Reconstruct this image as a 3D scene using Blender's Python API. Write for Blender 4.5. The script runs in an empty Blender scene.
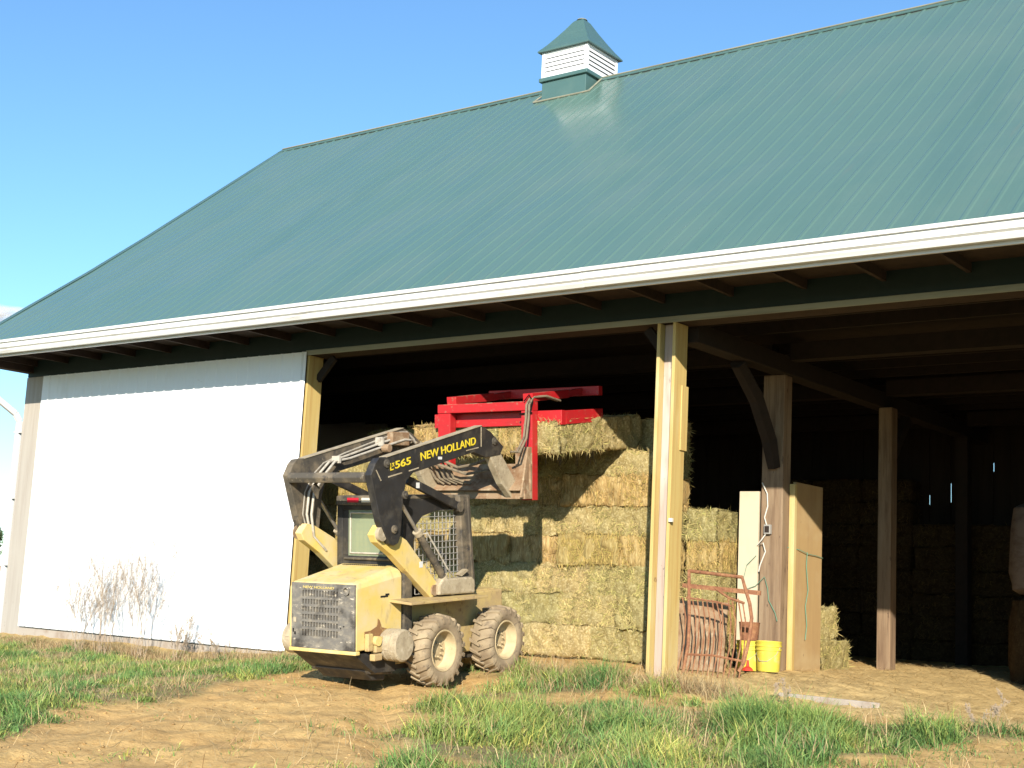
import bpy, bmesh, math, random
import numpy as np
from mathutils import Vector, Matrix
random.seed(7); RNG = np.random.default_rng(11)
SC = bpy.context.scene
COL = SC.collection

# ------------------------------------------------------------ camera
F_PX = 1360.95
YAW, PITCH, ROLL = -0.656634, 0.150994, 0.0511217
cy, sy = math.cos(YAW), math.sin(YAW); cp, sp = math.cos(PITCH), math.sin(PITCH); cr, sr = math.cos(ROLL), math.sin(ROLL)
fwd = Vector((sy*cp, cy*cp, sp)); rgt = Vector((cy, -sy, 0)); up = rgt.cross(fwd)
cam_r = cr*rgt + sr*up; cam_u = -sr*rgt + cr*up
cam = bpy.data.cameras.new('camera'); cam.sensor_width = 36; cam.lens = F_PX/1024*36
cam.clip_start = 0.05; cam.clip_end = 6000
camo = bpy.data.objects.new('camera', cam); COL.objects.link(camo)
m = Matrix((cam_r, cam_u, -fwd)).transposed().to_4x4(); m.translation = (7.7, -13, .9)
camo.matrix_world = m; SC.camera = camo
# ------------------------------------------------------------ light
SUN_DIR = Vector((-.65, 1, -.47)).normalized()
SUN_EL = math.asin(-SUN_DIR.z); SUN_ROT = math.atan2(.65, -1)
sun = bpy.data.lights.new('sun', 'SUN'); sun.energy = 4.6; sun.angle = math.radians(.5); sun.color = (1, .93, .80)
suno = bpy.data.objects.new('sun', sun); COL.objects.link(suno); suno.location = (10, -20, 15)
suno.rotation_euler = SUN_DIR.to_track_quat('-Z', 'Y').to_euler()
W = bpy.data.worlds.new('World'); SC.world = W; W.use_nodes = True
nt = W.node_tree; nt.nodes.clear()
sky = nt.nodes.new('ShaderNodeTexSky'); sky.sky_type = 'NISHITA'; sky.sun_disc = False
sky.sun_elevation = SUN_EL; sky.sun_rotation = SUN_ROT; sky.air_density = 1.0; sky.dust_density = .1; sky.ozone_density = 2.5; sky.altitude = 300
bg = nt.nodes.new('ShaderNodeBackground'); bg.inputs['Strength'].default_value = .115
wo = nt.nodes.new('ShaderNodeOutputWorld')
tn_ = nt.nodes.new('ShaderNodeMix'); tn_.data_type = 'RGBA'; tn_.blend_type = 'MULTIPLY'; tn_.inputs[0].default_value = 1; tn_.inputs[7].default_value = (.79, 1.04, 1.17, 1)
nt.links.new(sky.outputs[0], tn_.inputs[6]); nt.links.new(tn_.outputs[2], bg.inputs[0]); nt.links.new(bg.outputs[0], wo.inputs[0])
SC.view_settings.view_transform = 'Standard'; SC.view_settings.look = 'None'
SC.view_settings.exposure = .72
SC.cycles.diffuse_bounces = 1; SC.cycles.max_bounces = 6; SC.cycles.transparent_max_bounces = 24; SC.view_settings.gamma = 1

# ------------------------------------------------------------ materials
def mat(name, base, layers=(), rough=.7, metal=0, bump=None, world=False, tint=None, spec=.4, coat=0, objvar=0, rough_var=None):
    """layers: (colour, scale(float or xyz), lo, hi, detail)"""
    M = bpy.data.materials.new(name); M.use_nodes = True
    n = M.node_tree.nodes; l = M.node_tree.links
    b = n['Principled BSDF']; b.inputs['Roughness'].default_value = rough; b.inputs['Metallic'].default_value = metal
    b.inputs['Specular IOR Level'].default_value = spec; b.inputs['Coat Weight'].default_value = coat
    if world:
        g = n.new('ShaderNodeNewGeometry'); co = g.outputs['Position']
    else:
        g = n.new('ShaderNodeTexCoord'); co = g.outputs['Object']
    def noise(scale, detail=4, rgh=.6, off=0):
        mp = n.new('ShaderNodeMapping'); l.new(co, mp.inputs[0])
        s = scale if hasattr(scale, '__len__') else (scale,)*3
        mp.inputs['Scale'].default_value = s; mp.inputs['Location'].default_value = (off, off*.7, off*1.3)
        t = n.new('ShaderNodeTexNoise'); t.inputs['Scale'].default_value = 1; t.inputs['Detail'].default_value = detail; t.inputs['Roughness'].default_value = rgh
        l.new(mp.outputs[0], t.inputs['Vector']); return t.outputs['Fac']
    rgb = n.new('ShaderNodeRGB'); rgb.outputs[0].default_value = (*base, 1); cur = rgb.outputs[0]
    for i, (c, s, lo, hi, det) in enumerate(layers):
        f = noise(s, det, .62, 3.1*i+1)
        mr = n.new('ShaderNodeMapRange'); l.new(f, mr.inputs[0]); mr.inputs[1].default_value = lo; mr.inputs[2].default_value = hi
        mx = n.new('ShaderNodeMix'); mx.data_type = 'RGBA'; l.new(mr.outputs[0], mx.inputs[0]); l.new(cur, mx.inputs[6]); mx.inputs[7].default_value = (*c, 1)
        cur = mx.outputs[2]
    if tint:
        a = n.new('ShaderNodeAttribute'); a.attribute_name = tint
        mx = n.new('ShaderNodeMix'); mx.data_type = 'RGBA'; mx.blend_type = 'MULTIPLY'; mx.inputs[0].default_value = 1
        l.new(cur, mx.inputs[6]); l.new(a.outputs['Color'], mx.inputs[7]); cur = mx.outputs[2]
    if objvar:
        oi = n.new('ShaderNodeObjectInfo'); mr = n.new('ShaderNodeMapRange'); l.new(oi.outputs['Random'], mr.inputs[0]); mr.inputs[3].default_value = 1-objvar; mr.inputs[4].default_value = 1+objvar
        hs = n.new('ShaderNodeHueSaturation'); l.new(cur, hs.inputs['Color']); l.new(mr.outputs[0], hs.inputs['Value']); mr2 = n.new('ShaderNodeMapRange'); l.new(oi.outputs['Random'], mr2.inputs[0]); mr2.inputs[3].default_value = .512; mr2.inputs[4].default_value = .492; l.new(mr2.outputs[0], hs.inputs['Hue']); cur = hs.outputs[0]
    l.new(cur, b.inputs['Base Color'])
    if rough_var:
        f = noise(rough_var[0], 4, .6, 9); mr = n.new('ShaderNodeMapRange'); l.new(f, mr.inputs[0]); mr.inputs[1].default_value = .35; mr.inputs[2].default_value = .65
        mr.inputs[3].default_value = rough_var[1]; mr.inputs[4].default_value = rough_var[2]; l.new(mr.outputs[0], b.inputs['Roughness'])
    if bump:
        f = noise(bump[0], 5, .6, 5); bp = n.new('ShaderNodeBump'); bp.inputs['Strength'].default_value = bump[1]; bp.inputs['Distance'].default_value = bump[2]
        l.new(f, bp.inputs['Height']); l.new(bp.outputs[0], b.inputs['Normal'])
    return M
MT = {}
MT['roof'] = mat('green_roof_steel', (.102, .182, .148), [((.118, .19, .155), .6, .42, .7, 4), ((.09, .168, .140), (1.1, .3, .3), .5, .75, 3), ((.13, .18, .14), (5, .6, .6), .66, .82, 3)], rough=.22, spec=.62, bump=(1.6, .05, .02), world=True, rough_var=(1.3, .17, .26))
MT['roof_trim'] = mat('green_trim_steel', (.075, .145, .135), [((.1, .17, .15), 3, .5, .8, 3)], rough=.4, spec=.5)
MT['green_dark'] = mat('dark_green_board', (.012, .026, .024), [((.018, .03, .028), 4, .5, .7, 3)], rough=.6)  # green taken darker still, eave shade put into the colour
MT['white_metal'] = mat('white_painted_steel', (.80, .80, .80), [((.66, .63, .58), (.8, 2, .35), .6, .85, 4)], rough=.45, world=True)
MT['door'] = mat('white_door_steel', (.86, .86, .86), [((.70, .66, .60), (1.2, 1.2, .4), .6, .85, 4), ((.62, .50, .40), (3, 3, 6), .72, .8, 4)], rough=.4, world=True)
MT['gutter'] = mat('white_gutter_steel', (.74, .73, .70), [((.45, .42, .37), (1.0, 6, 6), .6, .76, 4), ((.62, .60, .55), (.4, 9, 9), .5, .7, 4)], rough=.45, world=True)
MT['trim_pale'] = mat('pale_weathered_trim', (.30, .29, .21), [((.2, .19, .14), (.8, 9, 9), .45, .7, 4)], rough=.7, world=True)
MT['wood_new'] = mat('yellow_pine', (.56, .41, .15), [((.48, .30, .10), (22, 22, .8), .45, .7, 5), ((.62, .52, .28), (3, 3, .6), .5, .75, 3), ((.22, .12, .05), (6, 6, 4), .70, .74, 3)], rough=.7, bump=((40, 40, 2), .25, .004), world=True)
MT['wood_pink'] = mat('weathered_pinkish_post', (.46, .36, .30), [((.36, .26, .20), (30, 30, 1.2), .5, .72, 5), ((.14, .10, .08), (22, 22, 7), .66, .7, 3), ((.62, .55, .47), (3, 3, .8), .5, .7, 3)], rough=.8, bump=((40, 40, 2), .35, .004), world=True)
MT['wood_old'] = mat('old_hewn_timber', (.26, .175, .105), [((.16, .10, .06), (22, 22, 1.5), .42, .68, 5), ((.34, .25, .16), (6, 6, .8), .5, .75, 4), ((.10, .06, .04), (18, 18, 5), .66, .7, 3)], rough=.85, bump=((30, 30, 2), .5, .006), world=True)
MT['wood_corner'] = mat('bleached_corner_post', (.42, .375, .32), [((.36, .31, .26), (14, 14, .8), .45, .7, 5), ((.2, .16, .13), (16, 16, 6), .7, .74, 3)], rough=.8, world=True)
MT['wood_dark'] = mat('shade_darkened_timber', (.022, .014, .010), [((.015, .010, .007), (8, 8, 8), .45, .7, 4)], rough=.9, world=True)  # timber colour darkened to carry the shade inside the barn
MT['soffit'] = mat('brown_lookout_wood', (.045, .027, .018), [((.028, .017, .012), (8, 8, 8), .45, .7, 4)], rough=.9, world=True)  # wood colour lowered to stand in for shade under the eave
MT['wall_board'] = mat('shade_darkened_board', (.03, .02, .015), [((.02, .013, .01), (7, 7, .6), .45, .7, 4)], rough=.95, world=True)  # board colour darkened, the barn's inner shade is part of it
MT['plywood'] = mat('tan_plywood', (.44, .29, .13), [((.38, .24, .11), (2, 5, .7), .45, .7, 5), ((.5, .37, .2), (1.2, 1.2, 1.5), .5, .8, 4), ((.2, .12, .06), (14, 14, 9), .72, .76, 3)], rough=.75, bump=((8, 30, 3), .15, .003), world=True)
MT['cream'] = mat('cream_painted_board', (.60, .50, .36), [((.50, .40, .27), (2, 2, 1.4), .5, .75, 4)], rough=.7, world=True)
MT['concrete'] = mat('pale_concrete', (.42, .36, .30), [((.30, .22, .16), 4, .45, .7, 5)], rough=.9, bump=(20, .3, .01), world=True)
MT['hay'] = mat('green_gold_hay', (.39, .31, .135), [((.33, .25, .095), 6, .42, .64, 5), ((.56, .46, .23), 34, .48, .64, 4), ((.17, .12, .05), 30, .58, .70, 5)], rough=.9, bump=(70, 1, .02), world=True, tint='tint', spec=.2, objvar=.16)
MT['hay_flake'] = mat('brown_flaked_hay', (.41, .29, .12), [((.28, .18, .065), (13, 13, 1.6), .42, .62, 5), ((.52, .39, .18), (36, 36, 6), .5, .66, 4), ((.14, .10, .045), (22, 22, 5), .62, .72, 5)], rough=.9, bump=((60, 60, 12), 1, .02), world=True, tint='tint', spec=.2, objvar=.16)
MT['hay_dim'] = mat('shade_darkened_hay', (.06, .038, .018), [((.035, .02, .01), 9, .42, .62, 5), ((.08, .055, .026), 28, .5, .66, 4)], rough=.95, bump=(60, 1, .02), world=True, tint='tint', spec=.1)  # darkened copy of the hay for bales standing in shade
MT['hay_blade'] = mat('loose_hay_strands', (.54, .43, .21), rough=.8, tint='tint', spec=.25, objvar=.12)
MT['grass'] = mat('green_grass_blades', (.15, .215, .06), [((.115, .185, .06), .9, .4, .65, 3)], rough=.65, world=True, tint='tint', spec=.3)
MT['drygrass'] = mat('dry_grass_blades', (.46, .37, .22), rough=.8, tint='tint', spec=.2)
MT['twig'] = mat('dry_weed_stems', (.36, .27, .185), rough=.85)
MT['leafdark'] = mat('tree_leaves', (.045, .075, .025), rough=.7, tint='tint')
MT['bark'] = mat('tree_bark', (.12, .09, .06), rough=.9)
MT['yellow'] = mat('dusty_yellow_paint', (.74, .53, .145), [((.70, .55, .29), 2.6, .40, .62, 6), ((.44, .31, .16), (9, 9, 3), .56, .74, 6), ((.30, .17, .07), 24, .70, .75, 4)], rough=.5, spec=.4, bump=(30, .08, .004), rough_var=(5, .4, .75))
MT['yellow_low'] = mat('dirt_caked_yellow_paint', (.56, .41, .16), [((.45, .32, .16), 4, .38, .6, 5), ((.26, .16, .08), 11, .56, .72, 5)], rough=.75)
MT['rust_patch'] = mat('burnt_rust_stain', (.26, .13, .05), [((.42, .26, .10), 20, .5, .65, 4)], rough=.85)
MT['black'] = mat('worn_black_paint', (.028, .026, .025), [((.085, .072, .055), 6, .5, .75, 6), ((.20, .16, .12), (18, 18, 6), .64, .78, 5)], rough=.5, spec=.45, rough_var=(6, .35, .7))
MT['blackdust'] = mat('dust_covered_black_steel', (.085, .072, .055), [((.24, .185, .12), 5, .45, .70, 6), ((.045, .04, .038), 9, .56, .7, 4), ((.34, .28, .20), 18, .64, .76, 4)], rough=.7, spec=.35)
MT['grille_metal'] = mat('scratched_black_grille', (.17, .155, .135), [((.30, .26, .20), (9, 5, 16), .46, .70, 7), ((.055, .048, .042), 5, .50, .66, 6), ((.58, .50, .38), (10, 10, 34), .62, .70, 4)], rough=.55, spec=.45)
MT['dark_hole'] = mat('dark_engine_bay', (.012, .011, .010), rough=.9)
MT['tyre'] = mat('dusty_tyre_rubber', (.28, .21, .135), [((.40, .31, .195), 4, .42, .66, 4), ((.17, .13, .09), 13, .56, .72, 4)], rough=.9, spec=.2, bump=(40, .3, .004))
MT['rim'] = mat('dusty_cream_rim', (.58, .45, .26), [((.46, .35, .20), 6, .42, .66, 4), ((.34, .24, .13), 16, .62, .74, 4)], rough=.65)
MT['casting'] = mat('tan_dusty_casting', (.44, .36, .24), [((.32, .25, .16), 7, .45, .65, 5), ((.52, .44, .31), 14, .55, .7, 4), ((.2, .15, .1), (5, 40, 40), .6, .72, 3)], rough=.85, bump=(40, .4, .006))
MT['chrome'] = mat('dull_cylinder_rod', (.42, .38, .32), [((.25, .2, .15), 12, .5, .7, 3)], rough=.4, metal=.6)
MT['pipe'] = mat('dusty_hydraulic_pipe', (.50, .45, .37), [((.3, .25, .19), 14, .5, .7, 3)], rough=.6)
MT['hose'] = mat('dusty_rubber_hose', (.22, .17, .11), [((.1, .08, .06), 14, .5, .7, 3)], rough=.85)
MT['rust'] = mat('rusty_steel', (.26, .11, .055), [((.38, .19, .09), 14, .45, .65, 5), ((.13, .06, .035), 30, .55, .7, 4)], rough=.85)
MT['rustbrown'] = mat('brown_rusted_plate', (.33, .22, .13), [((.22, .12, .06), 6, .45, .65, 5), ((.44, .34, .22), 10, .52, .7, 4)], rough=.8)
MT['red'] = mat('red_implement_paint', (.50, .016, .02), [((.42, .02, .022), 4, .42, .65, 5), ((.34, .15, .10), (14, 14, 14), .60, .72, 6), ((.5, .36, .22), 30, .68, .74, 5)], rough=.42, spec=.5)
MT['redtop'] = mat('scuffed_red_paint', (.42, .05, .04), [((.40, .24, .15), (9, 3, 9), .46, .62, 5)], rough=.6)
MT['letter'] = mat('yellow_decal', (.80, .60, .04), [((.5, .4, .12), 30, .6, .75, 3)], rough=.5)
MT['letter_dull'] = mat('worn_yellow_decal', (.62, .48, .16), rough=.6)
MT['decal_white'] = mat('white_safety_decal', (.72, .70, .66), rough=.5)
MT['lens_red'] = mat('red_lamp_lens', (.55, .02, .04), rough=.25)
MT['lens_clear'] = mat('clear_lamp_lens', (.66, .62, .52), rough=.3)
MT['seat'] = mat('black_vinyl_seat', (.03, .03, .03), rough=.6)
MT['bucket'] = mat('yellow_plastic_bucket', (.66, .53, .07), [((.62, .50, .2), 9, .55, .7, 4)], rough=.45)
MT['red_plastic'] = mat('red_plastic', (.6, .05, .03), rough=.5)
MT['cord'] = mat('white_cord', (.66, .62, .55), rough=.7)
MT['twine'] = mat('green_twine', (.14, .28, .19), rough=.8)
MT['greybox'] = mat('grey_outlet_box', (.33, .31, .28), rough=.5)
MT['wire'] = mat('galvanised_wire', (.45, .42, .38), rough=.5, metal=.3)
MT['wrap'] = mat('grey_brown_bale_wrap', (.17, .13, .105), [((.11, .08, .06), (4, 4, 12), .45, .65, 4)], rough=.85)
def glassmat():
    M = bpy.data.materials.new('dusty_green_glass'); M.use_nodes = True; n = M.node_tree.nodes; l = M.node_tree.links
    b = n['Principled BSDF']; b.inputs['Base Color'].default_value = (.27, .31, .20, 1); b.inputs['Roughness'].default_value = .35
    t = n.new('ShaderNodeBsdfTransparent'); t.inputs[0].default_value = (.7, .78, .66, 1)
    mx = n.new('ShaderNodeMixShader'); mx.inputs[0].default_value = .82; l.new(t.outputs[0], mx.inputs[1]); l.new(b.outputs[0], mx.inputs[2])
    l.new(mx.outputs[0], n['Material Output'].inputs[0]); return M
MT['glass'] = glassmat()

# ------------------------------------------------------------ mesh helpers
class MB:
    def __init__(s): s.v = []; s.f = []
    def add(s, vs, fs):
        o = len(s.v); s.v += [tuple(x) for x in vs]; s.f += [tuple(o+i for i in f) for f in fs]; return s
    def box(s, x0, x1, y0, y1, z0, z1):
        return s.add([(x0,y0,z0),(x1,y0,z0),(x1,y1,z0),(x0,y1,z0),(x0,y0,z1),(x1,y0,z1),(x1,y1,z1),(x0,y1,z1)],
                     [(0,3,2,1),(4,5,6,7),(0,1,5,4),(1,2,6,5),(2,3,7,6),(3,0,4,7)])
    def prism(s, poly, axis, a, b):
        """poly of 2D points in the other two axes (in order), extruded on axis a..b"""
        n = len(poly)
        def P(p, t):
            q = [p[0], p[1]]; q.insert(axis, t); return q
        vs = [P(p, a) for p in poly]+[P(p, b) for p in poly]
        fs = [tuple(range(n))[::-1], tuple(range(n, 2*n))]+[(i, (i+1) % n, n+(i+1) % n, n+i) for i in range(n)]
        return s.add(vs, fs)
    def bar(s, p, q, w, h, upv=(0, 0, 1)):
        p = Vector(p); q = Vector(q); d = (q-p).normalized(); u = Vector(upv)
        if abs(d.dot(u)) > .98: u = Vector((1, 0, 0))
        r = d.cross(u).normalized(); u = r.cross(d)
        vs = [c+r*(sx*w/2)+u*(sz*h/2) for c in (p, q) for sx, sz in ((-1,-1),(1,-1),(1,1),(-1,1))]
        return s.add(vs, [(0,3,2,1),(4,5,6,7),(0,1,5,4),(1,2,6,5),(2,3,7,6),(3,0,4,7)])
    def tube(s, pts, r, n=8, caps=True):
        pts = [Vector(p) for p in pts]; rs = r if hasattr(r, '__len__') else [r]*len(pts)
        o = len(s.v); prev = None
        for i, p in enumerate(pts):
            d = (pts[min(i+1, len(pts)-1)]-pts[max(i-1, 0)]).normalized()
            if prev is None:
                a = Vector((0, 0, 1)) if abs(d.z) < .9 else Vector((1, 0, 0)); u = d.cross(a).normalized()
            else: u = (prev-d*prev.dot(d)).normalized()
            prev = u; w = d.cross(u)
            for k in range(n):
                t = 2*math.pi*k/n; s.v.append(tuple(p+(u*math.cos(t)+w*math.sin(t))*rs[i]))
        for i in range(len(pts)-1):
            for k in range(n):
                k2 = (k+1) % n; s.f.append((o+i*n+k, o+i*n+k2, o+(i+1)*n+k2, o+(i+1)*n+k))
        if caps:
            s.f.append(tuple(o+k for k in range(n))[::-1]); s.f.append(tuple(o+(len(pts)-1)*n+k for k in range(n)))
        return s
    def lathe(s, prof, c, axis='x', n=40, a0=0, a1=2*math.pi):
        """prof: (offset along axis, radius); centre c"""
        o = len(s.v)
        for (t, r) in prof:
            for k in range(n):
                a = 2*math.pi*k/n; x, y = r*math.cos(a), r*math.sin(a)
                if axis == 'x': q = (c[0]+t, c[1]+x, c[2]+y)
                elif axis == 'z': q = (c[0]+x, c[1]+y, c[2]+t)
                else: q = (c[0]+x, c[1]+t, c[2]+y)
                s.v.append(q)
        for i in range(len(prof)-1):
            for k in range(n):
                k2 = (k+1) % n; s.f.append((o+i*n+k, o+i*n+k2, o+(i+1)*n+k2, o+(i+1)*n+k))
        return s
    def build(s, name, m, parent=None, bevel=0, smooth=False, weld=False):
        me = bpy.data.meshes.new(name); me.from_pydata(s.v, [], s.f); me.update()
        bm = bmesh.new(); bm.from_mesh(me)
        bmesh.ops.recalc_face_normals(bm, faces=bm.faces); bm.to_mesh(me); bm.free()
        me.materials.append(MT[m] if isinstance(m, str) else m)
        o = bpy.data.objects.new(name, me); COL.objects.link(o)
        if parent is not None: o.parent = parent
        if smooth:
            me.polygons.foreach_set('use_smooth', [True]*len(me.polygons)); me.set_sharp_from_angle(angle=math.radians(38))
        if bevel:
            b = o.modifiers.new('bevel', 'BEVEL'); b.width = bevel; b.segments = 2; b.limit_method = 'ANGLE'; b.angle_limit = math.radians(40)
        return o
def tag(o, label=None, cat=None, group=None, kind=None):
    if label: o['label'] = label
    if cat: o['category'] = cat
    if group: o['group'] = group
    if kind: o['kind'] = kind
    return o
def empty(name, loc=(0, 0, 0), label=None, cat=None, group=None):
    o = bpy.data.objects.new(name, None); COL.objects.link(o); o.location = loc; o.empty_display_size = .3
    return tag(o, label, cat, group)
def tri_mesh(name, V, T, mats, tint=None, matidx=None):
    me = bpy.data.meshes.new(name); V = np.asarray(V, np.float32); T = np.asarray(T, np.int32)
    me.vertices.add(len(V)); me.vertices.foreach_set('co', V.ravel())
    me.loops.add(T.size); me.loops.foreach_set('vertex_index', T.ravel())
    k = T.shape[1]; me.polygons.add(len(T)); me.polygons.foreach_set('loop_start', np.arange(0, T.size, k, dtype=np.int32))
    try: me.polygons.foreach_set('loop_total', np.full(len(T), k, np.int32))
    except Exception: pass
    for m_ in mats: me.materials.append(MT[m_])
    if matidx is not None: me.polygons.foreach_set('material_index', np.asarray(matidx, np.int32))
    if tint is not None:
        a = me.color_attributes.new('tint', 'FLOAT_COLOR', 'POINT'); c = np.ones((len(V), 4), np.float32); c[:, :3] = tint; a.data.foreach_set('color', c.ravel())
    me.update(calc_edges=True); me.validate()
    return me
def vnoise(x, y, seed=0):
    xi = np.floor(x).astype(np.int64); yi = np.floor(y).astype(np.int64); fx = x-xi; fy = y-yi
    fx = fx*fx*(3-2*fx); fy = fy*fy*(3-2*fy)
    def H(a, b):
        h = (a*374761393+b*668265263+seed*1442695) & 0xffffffff; h = ((h ^ (h >> 13))*1274126177) & 0xffffffff
        return ((h ^ (h >> 16)) & 0xffff)/65535.
    return (H(xi, yi)*(1-fx)+H(xi+1, yi)*fx)*(1-fy)+(H(xi, yi+1)*(1-fx)+H(xi+1, yi+1)*fx)*fy
def fbm(x, y, sc, oc=4, seed=0):
    s = 0; a = .5; t = 0
    for i in range(oc): s = s+a*vnoise(x*sc, y*sc, seed+i); t += a; a *= .5; sc *= 2.03
    return s/t
def sstep(a, b, x): t = np.clip((x-a)/(b-a), 0, 1); return t*t*(3-2*t)

# ------------------------------------------------------------ ground
def dirt_mask(X, Y):
    """1 = bare soil track, 0 = grass"""
    wob = (fbm(X, Y, 1.1, 4, 5)-.5)*1.7
    L = np.interp(Y, [-9, -6.8, -5.1, -3.2, -2, -.8], [-.9, -1.9, -2.75, -3.6, -4.0, -4.3])
    R = np.interp(Y, [-9, -6.8, -4.8, -3.4, -1.9, -.8], [1.9, 1.7, .55, -.5, -1.15, -1.3])
    a = sstep(-.2, .25, (X-L)+wob)*sstep(-.2, .3, (R-X)+wob*.7)
    a = a*sstep(-.1, -1.0, Y)
    b = sstep(-1.15, -.75, Y+wob*.35)*sstep(.2, .6, X)               # bare strip along the open bay
    c = sstep(.62, .70, fbm(X, Y, .75, 3, 21))*sstep(-1.5, -.2, X)*.8        # worn patches in the right grass
    d = sstep(-.15, .1, Y)
    return np.clip(np.maximum(np.maximum(a, b), np.maximum(c, d)), 0, 1)
def ground_z(X, Y):
    X = np.asarray(X, float); Y = np.asarray(Y, float)
    z0 = -.28+.28*sstep(-9, -3, X)
    out = z0+.085*np.clip(Y, -1.5, 0)+.046*np.clip(Y+1.5, -14, 0)
    ins = .11-.20*sstep(.9, 3.4, X)
    w = sstep(-.35, .5, Y)*sstep(-12.9, -12.5, X)*sstep(12.5, 12.2, X)*sstep(12.5, 11.5, Y)
    z = out*(1-w)+ins*w
    far = sstep(20, 60, np.hypot(X-2, Y+5)); z = z*(1-far)+(-.6)*far
    near = 1-sstep(14, 22, np.hypot(X+1, Y+4))
    z = z+near*((fbm(X, Y, .9, 4, 1)-.5)*.08+(fbm(X, Y, 5, 3, 2)-.5)*.035)
    dm = dirt_mask(X, Y)
    z = z+near*dm*((fbm(X, Y, 3.5, 4, 9)-.5)*.07+(np.abs(fbm(X, Y, 9, 3, 14)-.5))*.035-.03)
    # wheel ruts running down the soil track
    t = X+.45*(Y+1.5)
    for c in (-1.95, -3.35):
        z = z-near*dm*.065*np.exp(-((t+.75*(Y+1.5)-c+.35*np.sin(Y*.9))/.2)**2)*sstep(-.4, -2, Y)
    return z
xs = np.concatenate([-np.geomspace(3000, 14.5, 40), np.arange(-14, 7.0, .075), np.geomspace(7.1, 3000, 45)])
ys = np.concatenate([-np.geomspace(2000, 14.2, 36), np.arange(-14, 3.0, .075), np.arange(3.1, 12.5, .3), np.geomspace(13, 3000, 40)])
GX, GY = np.meshgrid(xs, ys); GZ = ground_z(GX, GY)
V = np.stack([GX.ravel(), GY.ravel(), GZ.ravel()], 1); nx, ny = len(xs), len(ys)
I = np.arange(nx*ny).reshape(ny, nx); T = np.stack([I[:-1, :-1], I[:-1, 1:], I[1:, 1:], I[1:, :-1]], -1).reshape(-1, 4)
dm = dirt_mask(V[:, 0], V[:, 1]); rg = fbm(V[:, 0], V[:, 1], 2.2, 4, 31)
soil = np.array([.73, .48, .19]); soil2 = np.array([.60, .36, .135]); straw = np.array([.68, .50, .23]); turf = np.array([.30, .24, .11]); inside = np.array([.30, .21, .12])
c = soil*(1-rg[:, None])+soil2*rg[:, None]
w = (sstep(-1.0, -.3, V[:, 1])*sstep(-1, .5, V[:, 0]))[:, None]*.75; c = c*(1-w)+straw*w
c = turf*(1-dm[:, None])+c*dm[:, None]
c = np.clip(c*(.72+.5*fbm(V[:, 0], V[:, 1], 9, 3, 40))[:, None], 0, 1)
def groundmat():
    M = mat('soil_and_turf', (1, 1, 1), [((.72, .66, .60), 16, .5, .7, 5), ((1.25, 1.2, 1.1), 45, .6, .72, 3)], rough=.95, bump=(28, .5, .025), world=True, tint='tint', spec=.15); return M
MT['ground'] = groundmat()
me = tri_mesh('ground', V, T, ['ground'], tint=c); me.polygons.foreach_set('use_smooth', [True]*len(me.polygons))
g = bpy.data.objects.new('ground', me); COL.objects.link(g); tag(g, kind='structure')

# ------------------------------------------------------------ blades (grass, straw)
def blades(P, H, Wd, lean, az, bend, tint):
    """P base Nx3, H height, Wd width, lean angle from vertical, az azimuth"""
    n = len(P); face = RNG.uniform(0, 2*np.pi, n)
    sd = np.stack([np.cos(face), np.sin(face), np.zeros(n)], 1)*(Wd/2)[:, None]
    hd = np.stack([np.cos(az), np.sin(az), np.zeros(n)], 1)
    mid = P+hd*(np.sin(lean)*H*.5)[:, None]; mid[:, 2] += np.cos(lean)*H*.5
    l2 = np.clip(lean+bend, 0, 2.6)
    tip = mid+hd*(np.sin(l2)*H*.5)[:, None]; tip[:, 2] += np.cos(l2)*H*.5
    V = np.stack([P-sd, P+sd, mid-sd*.8, mid+sd*.8, tip], 1).reshape(-1, 3)
    b = (np.arange(n)*5)[:, None]
    T = np.concatenate([b+[0, 1, 3], b+[0, 3, 2], b+[2, 3, 4]], 1).reshape(-1, 3)
    return V, T, np.repeat(tint, 5, 0)
def in_frame(X, Y, Z, pad=60):
    d = np.stack([X-7.7, Y+13, Z-.9], 1)
    a = d@np.array(cam_r); b = d@np.array(cam_u); f = d@np.array(fwd)
    px = 512+F_PX*a/np.maximum(f, .1); py = 384-F_PX*b/np.maximum(f, .1)
    return (f > .5) & (px > -pad*3) & (px < 1024+pad*3) & (py < 768+pad*3) & (py > 300)
def scatter(n, x0, x1, y0, y1):
    X = RNG.uniform(x0, x1, n); Y = RNG.uniform(y0, y1, n); k = in_frame(X, Y, np.zeros(n)-.3); return X[k], Y[k]
def solid_clear(X, Y):
    """keep blades out of the tyres and off the door plane"""
    k = ~((X > -2.05) & (X < -1.80) & (Y > -1.75) & (Y < .05)); k &= ~((X > -3.6) & (X < -3.2) & (Y > -1.8) & (Y < .1))
    return k & (Y < -.12)
# green turf
X, Y = scatter(900000, -22, 7, -9.5, -.13)
cl = fbm(X, Y, 2.3, 4, 51); big = fbm(X, Y, .7, 3, 61); dmv = dirt_mask(X, Y)
keep = RNG.uniform(0, 1, len(X)) < (1-dmv)**1.6*(.18+1.3*sstep(.38, .58, cl))
keep |= (RNG.uniform(0, 1, len(X)) < .07*sstep(.55, .68, cl))
keep &= solid_clear(X, Y)
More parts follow.
